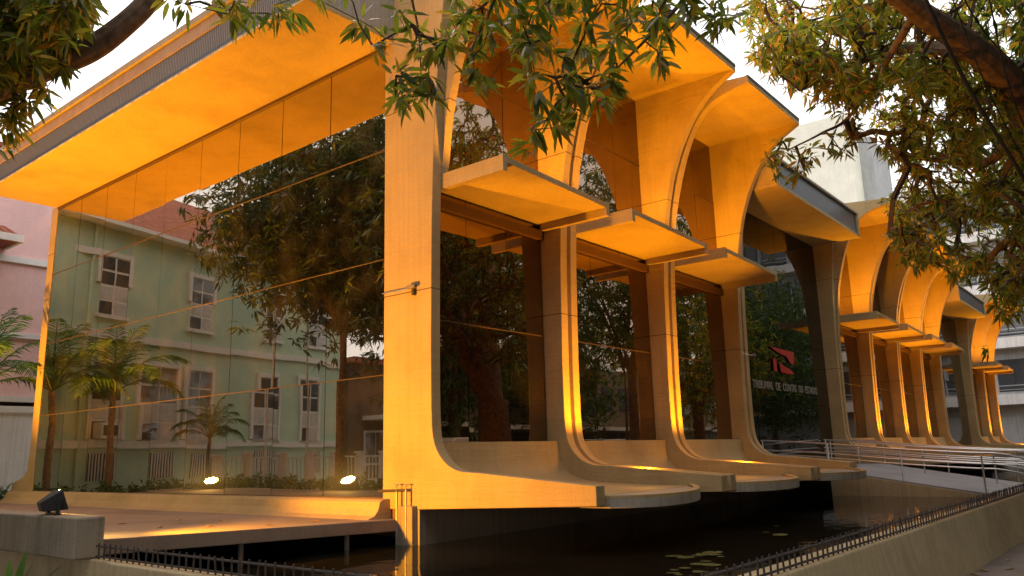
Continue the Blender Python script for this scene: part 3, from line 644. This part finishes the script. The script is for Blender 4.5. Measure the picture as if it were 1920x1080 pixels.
# ------------------------------------------------------------------ vans parked along the kerb
def van(loc, rz, paint, label):
    e = empty('parked_van', loc, rz, label=label, category='van', group='vans parked along the kerb')
    L, W, H = 4.8, 1.85, 2.25
    prof = [(-2.35, 0.35), (2.25, 0.35), (2.42, 0.55), (2.40, 0.95), (2.15, 1.12), (1.55, 1.95), (1.25, 2.17), (0.4, H), (-2.1, H-0.03), (-2.33, 2.05), (-2.42, 0.9), (-2.42, 0.45)]
    obj('body', MB().prism(prof, 'y', -W/2, W/2), paint, e, world=False, bevel=0.06, smooth=True)
    obj('windscreen', MB().add([(2.12, -0.75, 1.20), (2.12, 0.75, 1.20), (1.60, 0.68, 1.93), (1.60, -0.68, 1.93)], [(0, 1, 2, 3)]).add([(2.14, -0.75, 1.20), (2.14, 0.75, 1.20), (1.62, 0.68, 1.94), (1.62, -0.68, 1.94)], [(0, 1, 2, 3)]), 'car_glass', e, world=False)
    for s in (-1, 1):
        for a, b in ((-2.1, -0.75), (-0.65, 0.55), (0.65, 1.5)):
            obj('side_window', MB().prism([(a, 1.22), (b+(0.35 if b > 1 else 0), 1.22), (b, 1.88), (a, 1.88)], 'y', s*W/2-0.004 if s > 0 else -W/2-0.012, s*W/2+0.012 if s > 0 else -W/2+0.004), 'car_glass', e, world=False)
        for x in (-1.5, 1.5):
            wl = obj('wheel', MB().tube([(x, s*0.94, 0.33), (x, s*0.72, 0.33)], 0.33, 20), 'tyre', e, world=False, smooth=True)
            obj('rim', MB().tube([(x, s*0.95, 0.33), (x, s*0.90, 0.33)], 0.19, 14), 'steel', wl, world=False)
        obj('headlight', MB().box(2.36, 2.44, s*0.62-0.14, s*0.62+0.14, 0.72, 0.92), 'white_paint', e, world=False)
        obj('tail_lamp', MB().box(-2.45, -2.40, s*0.78-0.07, s*0.78+0.07, 0.95, 1.35), 'sign_red', e, world=False)
        obj('mirror', MB().box(1.5, 1.6, s*1.0-0.09, s*1.0+0.09, 1.25, 1.45), 'black_metal', e, world=False)
    obj('bumper', MB().box(2.3, 2.5, -0.85, 0.85, 0.35, 0.55).box(-2.5, -2.3, -0.85, 0.85, 0.35, 0.55), 'black_metal', e, world=False)
for i, (x, p, l) in enumerate(((9.5, 'van_white', 'white van parked at the kerb, nearest the corner'), (15.4, 'van_white', 'white van parked between a white and a silver van'),
                               (21.4, 'van_silver', 'silver van parked between two white vans'), (27.4, 'van_white', 'white van parked farthest along the kerb'))):
    van((x, wy(x)-5.6, -0.12), math.atan(SL)+(math.pi if i == 2 else 0), p, l)

# ================================================================== trees
def leaves(B_, D, S, Ln, W, detail=True, droop=0.25):
    """arrays of leaf bases, directions, side vectors, lengths, widths -> verts, faces"""
    M = len(B_); Ln = Ln[:, None]; W = W[:, None]; g = np.array([0, 0, -1.0])
    if detail:
        p1 = B_+D*Ln*0.32+g*Ln*droop*0.08; p2 = B_+D*Ln*0.68+g*Ln*droop*0.38; p3 = B_+D*Ln+g*Ln*droop*0.9
        V = np.stack([B_, p1+S*W*.5, p1-S*W*.5, p2+S*W*.42, p2-S*W*.42, p3], 1).reshape(-1, 3)
        o = np.arange(M)[:, None]*6
        F = np.concatenate([o+np.array([[0, 2, 1]]), o+np.array([[1, 2, 4]]), o+np.array([[1, 4, 3]]), o+np.array([[3, 4, 5]])], 1).reshape(-1, 3)
    else:
        p1 = B_+D*Ln*0.45+g*Ln*droop*0.15; p3 = B_+D*Ln+g*Ln*droop*0.8
        V = np.stack([B_, p1+S*W*.5, p3, p1-S*W*.5], 1).reshape(-1, 3)
        o = np.arange(M)[:, None]*4
        F = np.concatenate([o+np.array([[0, 1, 2]]), o+np.array([[0, 2, 3]])], 1).reshape(-1, 3)
    return V, F
def rosettes(C_, per=10, L=0.2, wr=0.225, droop=0.5, axis=None):
    """leaf whorls around each point"""
    n = len(C_); C_ = np.repeat(C_, per, 0); M = n*per
    if axis is None: ax = rng.normal(size=(n, 3))*0.55+np.array([0, 0, 0.35])
    else: ax = axis
    ax = ax/np.linalg.norm(ax, axis=1, keepdims=True); ax = np.repeat(ax, per, 0)
    rv = rng.normal(size=(M, 3)); rv -= ax*(rv*ax).sum(1, keepdims=True); rv /= np.linalg.norm(rv, axis=1, keepdims=True)
    th = rng.uniform(0.35, 1.0, (M, 1))
    D = ax*(1-th)*0.9+rv*th; D[:, 2] -= droop*rng.uniform(0.3, 1.2, M); D /= np.linalg.norm(D, axis=1, keepdims=True)
    S = np.cross(D, rv+rng.normal(size=(M, 3))*0.5+np.array([0, 0, 0.6])); S /= np.linalg.norm(S, axis=1, keepdims=True)+1e-9
    Ln = rng.uniform(0.65, 1.15, M)*L; B_ = C_+D*0.02+rng.normal(size=(M, 3))*L*0.12
    return B_, D, S, Ln, Ln*wr*rng.uniform(0.8, 1.2, M)
def tri_mesh(name, V, F, mat, parent, off, **kw):
    me = bpy.data.meshes.new(name); V = V-np.array(off)
    me.vertices.add(len(V)); me.vertices.foreach_set('co', V.astype(np.float32).ravel())
    me.loops.add(F.size); me.loops.foreach_set('vertex_index', F.astype(np.int32).ravel())
    me.polygons.add(len(F)); me.polygons.foreach_set('loop_start', np.arange(0, F.size, 3, dtype=np.int32)); me.update(calc_edges=True)
    me.polygons.foreach_set('use_smooth', np.ones(len(F), dtype=bool))
    me.materials.append(MATS[mat]); o = bpy.data.objects.new(name, me); link(o, parent); return tag(o, **kw)
def twigs(starts, pts, r0=0.006, wob=0.05):
    """connect every whorl to the nearest wood, growing outwards from the limbs"""
    nodes_ = [np.array(s) for s in starts]; par = [-1]*len(nodes_); base = len(nodes_)
    arr = np.array(nodes_); d0 = np.min(np.linalg.norm(pts[:, None]-arr[None], axis=2), 1)
    plen = [0.0]*base
    A = np.zeros((base+2*len(pts), 3)); A[:base] = arr; PL = np.zeros(base+2*len(pts)); k = base
    seg = []
    for i in np.argsort(d0):
        p = pts[i]; dd = np.linalg.norm(A[:k]-p, axis=1)+0.15*PL[:k]; j = int(np.argmin(dd))
        mid = (A[j]+p)/2+rng.normal(size=3)*wob*np.linalg.norm(A[j]-p)+np.array([0, 0, 0.06*np.linalg.norm(A[j]-p)])
        A[k] = mid; PL[k] = PL[j]+np.linalg.norm(mid-A[j]); A[k+1] = p; PL[k+1] = PL[k]+np.linalg.norm(p-mid)
        par += [j, k]; k += 2
    cnt = np.ones(k)
    for i in range(k-1, base-1, -1): cnt[par[i]] += cnt[i]
    m = MB()
    for i in range(base, k):
        j = par[i]; ra = r0*math.sqrt(min(cnt[i], 60)); rb = max(ra, r0*math.sqrt(min(cnt[j], 60))) if j >= base else ra*1.25
        if np.linalg.norm(A[i]-A[j]) > 1e-4: m.tube([A[j], A[i]], [rb, ra], 4, cap=False)
    return m
def limb_nodes(paths):
    out = []
    for p, r in paths:
        q = cr(p, 5); out += [x for x in q[len(q)//4:]]
    return out
def make_tree(name, base, trunk, limbs, pts, label, leaf='mango_leaf', L=0.2, per=10, detail=True, singles=0, group=None, twig_r=0.006, extra=None, extraL=0.3, leaf2=None):
    e = empty(name, base, label=label, category='tree', group=group)
    tp, tr = trunk; q = cr(tp, 5)
    obj('trunk', MB().tube(q, list(np.interp(np.linspace(0, 1, len(q)), np.linspace(0, 1, len(tr)), tr)), 14), 'bark', e, smooth=True)
    for p, r in limbs:
        q = cr(p, 6); obj('limb', MB().tube(q, list(np.interp(np.linspace(0, 1, len(q)), np.linspace(0, 1, len(r)), r)), 10), 'bark', e, smooth=True)
    ln = limb_nodes(limbs)
    obj('twigs', twigs(ln, pts, twig_r), 'twig', e, kind='stuff')
    B_, D, S, Ln, W = rosettes(pts, per, L)
    if singles:
        me = None
        for i in range(singles):
            if me is None:
                V, F = leaves(np.zeros((1, 3)), np.array([[0, 1.0, 0]]), np.array([[1.0, 0, 0]]), np.ones(1), np.ones(1)*0.21, True, 0.3)
                # extra fold along the rib
                me = bpy.data.meshes.new('leaf'); me.from_pydata([tuple(x) for x in V], [], [tuple(int(a) for a in f) for f in F]); me.materials.append(MATS['mango_leaf_single'])
            o = bpy.data.objects.new('leaf', me); link(o, e)
            y = D[i]; x = S[i]-y*(S[i]@y); x /= np.linalg.norm(x); z = np.cross(x, y)
            if z[2] < 0: x, z = -x, -z
            mt = np.eye(4); s = Ln[i]; mt[:3, 0] = x*s; mt[:3, 1] = y*s; mt[:3, 2] = z*s; mt[:3, 3] = B_[i]-np.array(base)
            o.matrix_local = Matrix(mt.tolist())
        B_, D, S, Ln, W = [a[singles:] for a in (B_, D, S, Ln, W)]
    if leaf2:                                        # older leaves lower in the crown
        low = B_[:, 2]+rng.normal(size=len(B_))*0.7 < 7.0
        V, F = leaves(B_[low], D[low], S[low], Ln[low], W[low], detail); tri_mesh('foliage', V, F, leaf2, e, base, kind='stuff')
        B_, D, S, Ln, W = [a[~low] for a in (B_, D, S, Ln, W)]
    V, F = leaves(B_, D, S, Ln, W, detail)
    tri_mesh('foliage', V, F, leaf, e, base, kind='stuff')
    if extra is not None and len(extra):
        V, F = leaves(*rosettes(extra, per, extraL, 0.22), False)
        tri_mesh('foliage', V, F, leaf, e, base, kind='stuff')
    return e
def in_poly(P, x, y):
    c = False; j = len(P)-1
    for i in range(len(P)):
        if (P[i][1] > y) != (P[j][1] > y) and x < (P[j][0]-P[i][0])*(y-P[i][1])/(P[j][1]-P[i][1])+P[i][0]: c = not c
        j = i
    return c
def sample(P, n, d0, d1, clump=0, spread=40):
    xs = [p[0] for p in P]; ys_ = [p[1] for p in P]; out = []
    def one():
        while True:
            x = rng.uniform(min(xs), max(xs)); y = rng.uniform(min(ys_), max(ys_))
            if in_poly(P, x, y): return x, y
    if clump:
        cs = [(*one(), rng.uniform(d0, d1)) for _ in range(clump)]
        while len(out) < n:
            c = cs[rng.integers(len(cs))]; x, y = c[0]+rng.normal()*spread, c[1]+rng.normal()*spread*0.8
            if in_poly(P, x, y): out.append(at(x, y, c[2]+rng.normal()*0.5))
    else:
        while len(out) < n: out.append(at(*one(), rng.uniform(d0, d1)))
    return np.array(out)
def blob(n, c, r, clumps=40, cs=0.22):
    """points on and inside an uneven crown"""
    v = rng.normal(size=(clumps, 3)); v /= np.linalg.norm(v, axis=1, keepdims=True); v *= rng.uniform(0.45, 1.0, (clumps, 1))
    p = v[rng.integers(clumps, size=n)]+rng.normal(size=(n, 3))*cs
    return np.array(c)+p*np.array(r)

# tree whose twigs hang into the top of the view
b0 = (-4.4, -10.1, 0)
front = []
for x, y, n in ((672, 30, 1), (690, 48, 1), (716, 72, 2), (742, 22, 1), (770, 40, 1), (792, 80, 2), (760, 150, 2), (795, 140, 2), (748, 182, 2), (772, 198, 2), (806, 170, 2), (812, 105, 2), (842, 70, 2),
                (890, 128, 2), (912, 150, 1), (868, 108, 1), (985, 150, 2), (1000, 190, 1), (1008, 242, 2), (988, 258, 1), (1040, 205, 2), (1036, 240, 1), (1080, 222, 2), (1062, 160, 2), (1112, 190, 2),
                (1150, 150, 2), (1182, 62, 1), (1228, 96, 2), (1243, 60, 1), (1240, 100, 1), (1302, 22, 2), (1345, 38, 2), (1362, 20, 2), (1330, 10, 1), (1275, 5, 1),
                (310, 6, 1), (352, 2, 1), (405, 12, 1), (432, 28, 2), (482, 16, 1), (520, 12, 1), (545, 24, 2), (450, 2, 1), (575, 0, 1), (640, -20, 2)):
    for _ in range(n): front.append(at(x+rng.normal()*9, y+rng.normal()*9, rng.uniform(6.4, 7.8)))
front = np.array(front)
dense = sample([(835, -90), (1270, -90), (1255, 50), (1210, 100), (1150, 130), (1110, 170), (1060, 160), (1000, 120), (950, 85), (880, 90), (845, 55)], 88, 6.4, 8.6)
above = sample([(200, -320), (1500, -320), (1380, -60), (560, -70), (300, -60)], 160, 6.0, 10)
pts0 = np.concatenate([front, dense, above])
f0 = np.array([-4.7, -9.6, 4.6])
lim0 = [([f0-(0, 0, .5), f0+(0.3, 0.6, 0.9), at(1480, -230, 6.2), at(1330, -60, 7.0), at(1255, 30, 7.3), at(1180, 105, 7.4), at(1120, 165, 7.4)], [0.14, 0.10, 0.06, 0.03, 0.018, 0.012, 0.006]),
        ([f0-(0, 0, .5), f0+(-0.2, 0.8, 1.2), at(1150, -330, 6.2), at(1010, -150, 7.2), at(960, -30, 7.4), at(1000, 60, 7.5)], [0.14, 0.11, 0.07, 0.035, 0.018, 0.008]),
        ([f0-(0, 0, .5), f0+(-0.8, 0.9, 1.6), at(900, -380, 6.4), at(800, -180, 7.2), at(770, -40, 7.3), at(785, 60, 7.3), at(790, 150, 7.3)], [0.14, 0.11, 0.07, 0.03, 0.015, 0.009, 0.005]),
        ([at(900, -380, 6.4), at(650, -260, 7.4), at(450, -130, 8.0), at(400, -40, 8.0)], [0.06, 0.04, 0.02, 0.01])]
make_tree('mango_tree', b0, ([(-4.4, -10.1, -0.2), (-4.45, -10.05, 1.5), (-4.6, -9.8, 3.2), tuple(f0)], [0.34, 0.26, 0.22, 0.17]), lim0, pts0,
          'mango tree by the pool wall whose leafy twigs hang in front of the building', L=0.195, per=13, singles=300, twig_r=0.0035)

# tree on the left: thick limb and leaves at the upper left
b1 = (-7.3, 0.6, 0)
p1 = np.concatenate([sample([(-120, -160), (200, -160), (165, 20), (140, 80), (60, 135), (0, 150), (-120, 190)], 1100, 8.2, 11.0, 40, 34),
                     np.array([at(x+rng.normal()*7, y+rng.normal()*7, rng.uniform(8.5, 9.6)) for x, y in ((15, 195), (30, 205), (12, 225), (28, 240), (8, 250), (52, 185), (18, 215), (120, 130), (90, 150), (40, 165)) for _ in (0, 1)])])
cr1 = blob(260, (-7.6, 1.6, 8.2), (4.6, 5.2, 3.0), 50)
cr1 = cr1[[not (0 < 960+FPX*((q-CAM)@RT)/((q-CAM)@_d) < 1920 and (q-CAM)@_d > 0) for q in cr1]]
f1 = np.array([-7.25, 0.7, 3.6])
lim1 = [([f1, at(-330, 300, 8.6), at(-140, 222, 9), at(0, 158, 9.1), at(90, 122, 9.1), at(170, 92, 9.2), at(235, 45, 9.3), at(285, -5, 9.4), at(350, -90, 9.6)], [0.26, 0.23, 0.20, 0.175, 0.16, 0.14, 0.125, 0.12, 0.09]),
        ([at(90, 122, 9.1), at(60, 40, 9.5), at(40, -80, 9.8)], [0.06, 0.04, 0.02]),
        ([f1, (-7.8, 1.6, 6), (-8.4, 2.6, 8.5)], [0.24, 0.16, 0.06]), ([f1, (-8.6, 0.2, 6), (-9.8, -0.6, 7.8)], [0.2, 0.12, 0.05])]
make_tree('mango_tree', b1, ([(-7.3, 0.6, -0.2), (-7.28, 0.62, 1.6), tuple(f1)], [0.5, 0.36, 0.30]), lim1, p1, 'mango tree beside the terrace with a thick bare limb against the sky',
          L=0.215, per=11, twig_r=0.005, extra=cr1)

# big tree on the street pavement: fills the upper right
b3 = (12.6, -9.75, 0)
P3 = [(1378, 60), (1400, -80), (2080, -80), (2080, 640), (1880, 600), (1850, 545), (1760, 512), (1700, 490), (1668, 440), (1640, 400), (1690, 330), (1640, 262), (1560, 235), (1500, 178), (1420, 128)]
p3 = np.concatenate([sample(P3, 1900, 11.5, 18.5, 115, 25), sample([(1640, 40), (2080, -60), (2080, 560), (1800, 500), (1700, 330)], 850, 12.5, 19.0),
                     sample([(1380, 60), (1640, -60), (1760, 60), (1640, 200), (1520, 200), (1420, 130)], 420, 11.5, 16.0, 34, 24),
                     np.array([at(x+rng.normal()*10, y+rng.normal()*10, rng.uniform(12, 13.5)) for x, y in ((1450, 295), (1475, 290), (1500, 300), (1455, 320), (1490, 322), (1515, 315), (1520, 285), (1470, 262), (1560, 262), (1600, 270), (1585, 280), (1880, 600), (1900, 590), (1870, 575)) for _ in range(2)])])
cr3 = blob(500, (13.0, -10.2, 9.6), (7.5, 5.0, 3.6), 70)
def offscreen(P):
    v = P-CAM; z = v@_d; x = 960+FPX*(v@RT)/z; y = 540-FPX*(v@UP)/z
    return P[~((z > 0) & (x > -40) & (x < 1960) & (y > -60) & (y < 1140))]
cr3 = offscreen(cr3)
f3 = np.array([12.4, -9.6, 3.4])
lim3 = [([f3, at(2060, 330, 14.6), at(1930, 190, 12.6), at(1830, 95, 11.6), at(1720, 20, 10.9), at(1620, -60, 10.4)], [0.40, 0.30, 0.24, 0.19, 0.15, 0.11]),
        ([at(1830, 95, 11.6), at(1700, 90, 13.4), at(1600, 120, 12.8), at(1500, 170, 12.4)], [0.14, 0.09, 0.05, 0.02]),
        ([f3, at(2050, 480, 16), at(1930, 420, 16), at(1800, 400, 15.6), at(1710, 430, 15.2)], [0.3, 0.22, 0.13, 0.08, 0.03]),
        ([at(1930, 420, 16), at(1860, 480, 16), at(1850, 540, 16)], [0.1, 0.06, 0.02]),
        ([at(1720, 20, 10.9), at(1600, 210, 12.9), at(1540, 250, 12.8), at(1480, 280, 12.8)], [0.06, 0.03, 0.02, 0.01]),
        ([at(1930, 190, 12.6), at(1860, 300, 14.8), at(1760, 300, 14.8), at(1680, 290, 14.6)], [0.13, 0.08, 0.05, 0.02]),
        ([f3, (13.2, -10.4, 6.5), (14.5, -11.5, 9.5)], [0.36, 0.25, 0.08]), ([f3, (12.8, -11, 6), (11.5, -13, 8.8)], [0.32, 0.2, 0.07])]
make_tree('mango_tree', b3, ([(12.6, -9.75, -0.2), (12.55, -9.7, 1.6), tuple(f3)], [0.75, 0.6, 0.52]), lim3, p3, 'large mango tree with rusty new leaves spreading over the entrance ramp',
          leaf='rusty_leaf', leaf2='mango_leaf', L=0.195, per=11, twig_r=0.006, extra=cr3)
for i, (a, b, r) in enumerate((((1728, -20), (1925, 345), 0.03), ((1800, -20), (1925, 150), 0.012), ((1850, -20), (1930, 260), 0.012), ((1780, -20), (1930, 320), 0.01))):
    q = [at(*a, 9.5), at((a[0]+b[0])/2-8, (a[1]+b[1])/2+6, 9.7), at(*b, 9.9)]; e0 = at(a[0]-60, a[1]-180, 9.3); e1 = at(b[0]+90, b[1]+180, 10.3)
    obj('hanging_vine', MB().tube(cr([e0]+q+[e1], 5), r*0.8, 6), 'vine', smooth=True, label=('thick dark vine slanting down before the large mango tree', 'thin dark vine set apart from the other thin vines, crossing the thick limb', 'thin dark vine hanging between two other thin vines', 'thin dark vine hanging closest beside the thick vine')[i], category='vine', group='vines of the large mango tree')

# simple whole trees: behind the terrace, along the pavement, across the street
def whole_tree(base, h, r, n, label, leaf, trunk_r=0.3, seed_c=45, group='trees mirrored in the glass', L=0.3):
    x, y, z = base; c = (x, y, h-r[2]); f = np.array([x+0.1, y, h-2*r[2]+0.3])
    lims = []
    for k in range(6):
        a = k*math.pi/3+rng.uniform(-.4, .4); t = np.array([math.cos(a)*r[0]*.62, math.sin(a)*r[1]*.62, r[2]*rng.uniform(0.5, 1.2)])
        lims.append(([f-(0, 0, .3), f+t*0.45+(0, 0, .25), f+t], [trunk_r*.55, trunk_r*.3, trunk_r*.1]))
    pts = blob(n, c, r, seed_c)
    e = empty('shade_tree', base, label=label, category='tree', group=group)
    q = cr([(x, y, z-.2), (x+.05, y+.03, (f[2]+z)/2), tuple(f)], 5)
    obj('trunk', MB().tube(q, list(np.linspace(trunk_r*1.3, trunk_r*.8, len(q))), 12), 'bark', e, smooth=True)
    for p, rr_ in lims:
        q = cr(p, 4); obj('limb', MB().tube(q, list(np.linspace(rr_[0], rr_[2], len(q))), 8), 'bark', e, smooth=True)
    V, F = leaves(*rosettes(pts, 9, L, 0.24), False); tri_mesh('foliage', V, F, leaf, e, base, kind='stuff')
    return e
GT = 'trees mirrored in the glass'
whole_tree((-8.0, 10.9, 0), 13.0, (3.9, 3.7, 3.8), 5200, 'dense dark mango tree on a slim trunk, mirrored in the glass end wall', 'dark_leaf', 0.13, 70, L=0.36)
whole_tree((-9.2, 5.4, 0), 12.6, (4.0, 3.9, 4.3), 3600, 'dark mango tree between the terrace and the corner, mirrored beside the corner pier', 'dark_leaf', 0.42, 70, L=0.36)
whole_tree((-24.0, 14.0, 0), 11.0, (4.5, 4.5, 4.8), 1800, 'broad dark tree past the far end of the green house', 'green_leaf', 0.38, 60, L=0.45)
whole_tree((21.8, -9.9, 0), 15.5, (4.6, 3.6, 5.4), 2300, 'slender street tree on the pavement past the ramp', 'green_leaf', 0.2, L=0.34)
whole_tree((31, -11.2, 0), 11.5, (4.8, 3.8, 4.0), 1800, 'broad street tree on the pavement before the far piers', 'rusty_leaf', 0.32, L=0.4)
whole_tree((53, -15.5, 0), 14, (6, 4.5, 5.6), 1800, 'tall street tree on the pavement near the grey office block', 'green_leaf', 0.35, L=0.5)
whole_tree((42, -12.6, 0), 12, (5.2, 4.2, 4.4), 1500, 'round street tree on the pavement beyond the last canopy', 'green_leaf', 0.32, L=0.45)
whole_tree((3.2, -12.0, 0), 15.5, (6.0, 3.6, 4.6), 2600, 'spreading street tree at the kerb between the two mango trees', 'green_leaf', 0.4, 70, L=0.4)
whole_tree((8.6, -12.8, 0), 14.0, (5.0, 3.6, 4.8), 2300, 'leafy street tree added at the kerb beside the first white van to block skylight', 'dark_leaf', 0.35, 70, L=0.42)  # added out of view to keep south skylight off the parapets and pool
whole_tree((-18, -4.5, 0), 15.5, (4.6, 4.6, 6.4), 2000, 'unseen tall dark tree added west of the corner pavement to screen off low sky', 'dark_leaf', 0.38, 70, L=0.5)  # added out of view to cut western sky light on the corner pier
whole_tree((-20, 4.5, 0), 15.5, (4.6, 4.6, 6.4), 2000, 'unseen tall dark tree added well back from the terrace parapet to screen off low sky', 'dark_leaf', 0.38, 70, L=0.5)  # second added screen tree, blocks low west sky from the pier
whole_tree((-14, -11.5, 0), 13, (6, 5, 4.6), 2200, 'spreading street tree on the corner pavement', 'green_leaf', 0.4, 70, L=0.45)
near = ['opposite the corner pier', 'opposite the first white van', 'opposite the silver van', 'opposite the slender street tree', 'opposite the far piers', 'opposite the street corner']
for i, (x, y, h) in enumerate(((-2, -24.5, 19), (8, -25.5, 20), (18, -26, 19.5), (29, -27, 20), (41, -28, 18), (-13, -24, 18))):
    whole_tree((x, y, 0), h, (6.4, 4.4, 8.0), 2100, 'dense tree across the street before the shops, '+near[i], 'green_leaf', 0.4, 70, GT, L=0.55)

# palms before the green house
def palm(loc, rz, s, label):
    e = empty('palm_tree', loc, rz, label=label, category='palm', group='palms before the green house'); e.scale = (s, s, s)
    q = cr([(0, 0, -0.2), (0.05, 0.02, 1.2), (0.02, 0.0, 2.4), (0.08, 0.03, 3.3)], 6)
    obj('trunk', MB().tube(q, [0.105-0.03*i/len(q)+0.010*(i % 2) for i in range(len(q))], 10), 'palm_bark', e, world=False)
    nf = 14
    for k in range(nf):
        a = k*2.399; el = R(84-58*(k/nf)); Lf = 2.75-0.5*abs(k/nf-0.5); pth = []
        p = np.array([0.08, 0.03, 3.3]); d_ = np.array([math.cos(a)*math.cos(el), math.sin(a)*math.cos(el), math.sin(el)]); st = Lf/10
        m = MB(); side = np.array([-math.sin(a), math.cos(a), 0])
        pts_ = [p.copy()]
        for i in range(10):
            p = p+d_*st; pts_.append(p.copy()); d_ = d_+np.array([0, 0, -0.10-0.026*i]); d_ /= np.linalg.norm(d_)
        m.tube(pts_, list(np.linspace(0.028, 0.006, 11)), 5)
        rc = cr(pts_[2:], 4)
        for i in range(len(rc)-1):
            t = (rc[i+1]-rc[i]); t /= np.linalg.norm(t); up = np.cross(side, t)
            ll = 0.55*math.sin(math.pi*min(1, (i+4)/(len(rc)+3)))+0.12
            for sg_ in (-1, 1):
                dd = side*sg_*0.75+t*0.6+up*rng.uniform(-0.1, 0.35); dd /= np.linalg.norm(dd); tip = rc[i]+dd*ll+np.array([0, 0, -0.25*ll])
                md = rc[i]+dd*ll*.5; wv = t*0.022
                m.add([rc[i]-wv*.5, rc[i]+wv*.5, md+wv, tip, md-wv], [(0, 1, 2, 3, 4)])
        obj('frond', m, 'palm_leaf', e, world=False)
palm((-0.95, 15.0, 0.35), 0.3, 1.0, 'feathery palm at the boundary between the pink and green houses')
palm((-2.75, 15.3, 0.35), 1.9, 1.0, 'feathery palm before the first windows of the green house')
palm((-6.4, 16.0, 0.35), 3.6, 0.62, 'short feathery palm before the middle of the green house')
gp = np.stack([rng.uniform(-5.9, -4.95, 900), rng.uniform(2.6, 13.4, 900), 0.2+rng.uniform(0, 0.85, 900)], 1)
V, F = leaves(*rosettes(gp, 8, 0.2, 0.3), False); tri_mesh('hedge', V, F, 'green_leaf', None, (0, 0, 0), kind='stuff', label='low green shrubs along the terrace edge behind the floodlights', category='shrubs')
hp = np.stack([rng.uniform(-9, 1.5, 700), rng.uniform(14.4, 15.6, 700), 0.35+rng.uniform(0, 0.65, 700)**1.0], 1)
V, F = leaves(*rosettes(hp, 8, 0.22, 0.3), False); tri_mesh('hedge', V, F, 'green_leaf', None, (0, 0, 0), kind='stuff', label='low green shrubs at the foot of the green house', category='shrubs')

# plant in the lower left corner, lily pads, fallen leaves
pl = on(22, 1075, X=-5.25); pe_ = empty('leafy_plant', (pl[0], pl[1], 0), label='bright green strappy plant at the foot of the parapet block', category='plant')
for k in range(16):
    a = rng.uniform(0, 2*math.pi); el = R(rng.uniform(45, 85)); Lf = rng.uniform(0.6, 1.0); d_ = np.array([math.cos(a)*math.cos(el), math.sin(a)*math.cos(el), math.sin(el)])
    s_ = np.cross(d_, (0, 0, 1)); s_ /= np.linalg.norm(s_); m = MB(); p = np.zeros(3); row = []
    for i in range(7):
        wv = s_*0.045*math.sin(math.pi*(i+0.6)/7.0); row += [p-wv, p+wv]; p = p+d_*Lf/6; d_ = d_+np.array([0, 0, -0.13]); d_ /= np.linalg.norm(d_)
    m.add(row, [(2*i, 2*i+1, 2*i+3, 2*i+2) for i in range(6)]); obj('leaf', m, 'palm_leaf', pe_, world=False)
for i in range(22):
    q = on(rng.uniform(1240, 1360), rng.uniform(1036, 1078), Z=0.306) if i < 19 else on(rng.uniform(1390, 1600), rng.uniform(985, 1016), Z=0.306); r_ = rng.uniform(0.04, 0.13); a = rng.uniform(0, 6)
    o = obj('lily_pad', MB().disc((0, 0, 0), r_, 18, notch=0.5), 'lily', label='round yellow green lily pad floating on the dark pond', category='lily pad', group='lily pads'); o.location = (q[0], q[1], 0.303+0.0006*i); o.rotation_euler = (rng.normal()*0.02, rng.normal()*0.02, a); o.scale = (1, rng.uniform(0.75, 1.0), 1)
def fallen(x, y, z, lab, g):
    o = obj('fallen_leaf', MB().add([(0, 0, 0.004), (0.035, 0.07, 0.018), (0, 0.16, 0.006), (-0.035, 0.07, 0.02)], [(0, 1, 2, 3)]), 'dry_leaf', label=lab, category='leaf', group=g)
    o.location = (x, y, z); o.rotation_euler = (0, 0, rng.uniform(0, 6))
for px, py in ((240, 984), (305, 991), (385, 990), (422, 974), (600, 971), (330, 975), (500, 985)):
    q = on(px, py, Z=0.74); fallen(q[0], q[1], tz(q[0])+0.002, 'dry brown leaf fallen on the terrace paving', 'leaves on the terrace')
for px, py in ((1835, 1070), (1892, 1050), (1905, 1068), (1818, 1076)):
    q = on(px, py, Z=0.0); fallen(q[0], q[1], 0.002, 'dry yellow leaf fallen on the pavement by the pool wall', 'leaves on the pavement')
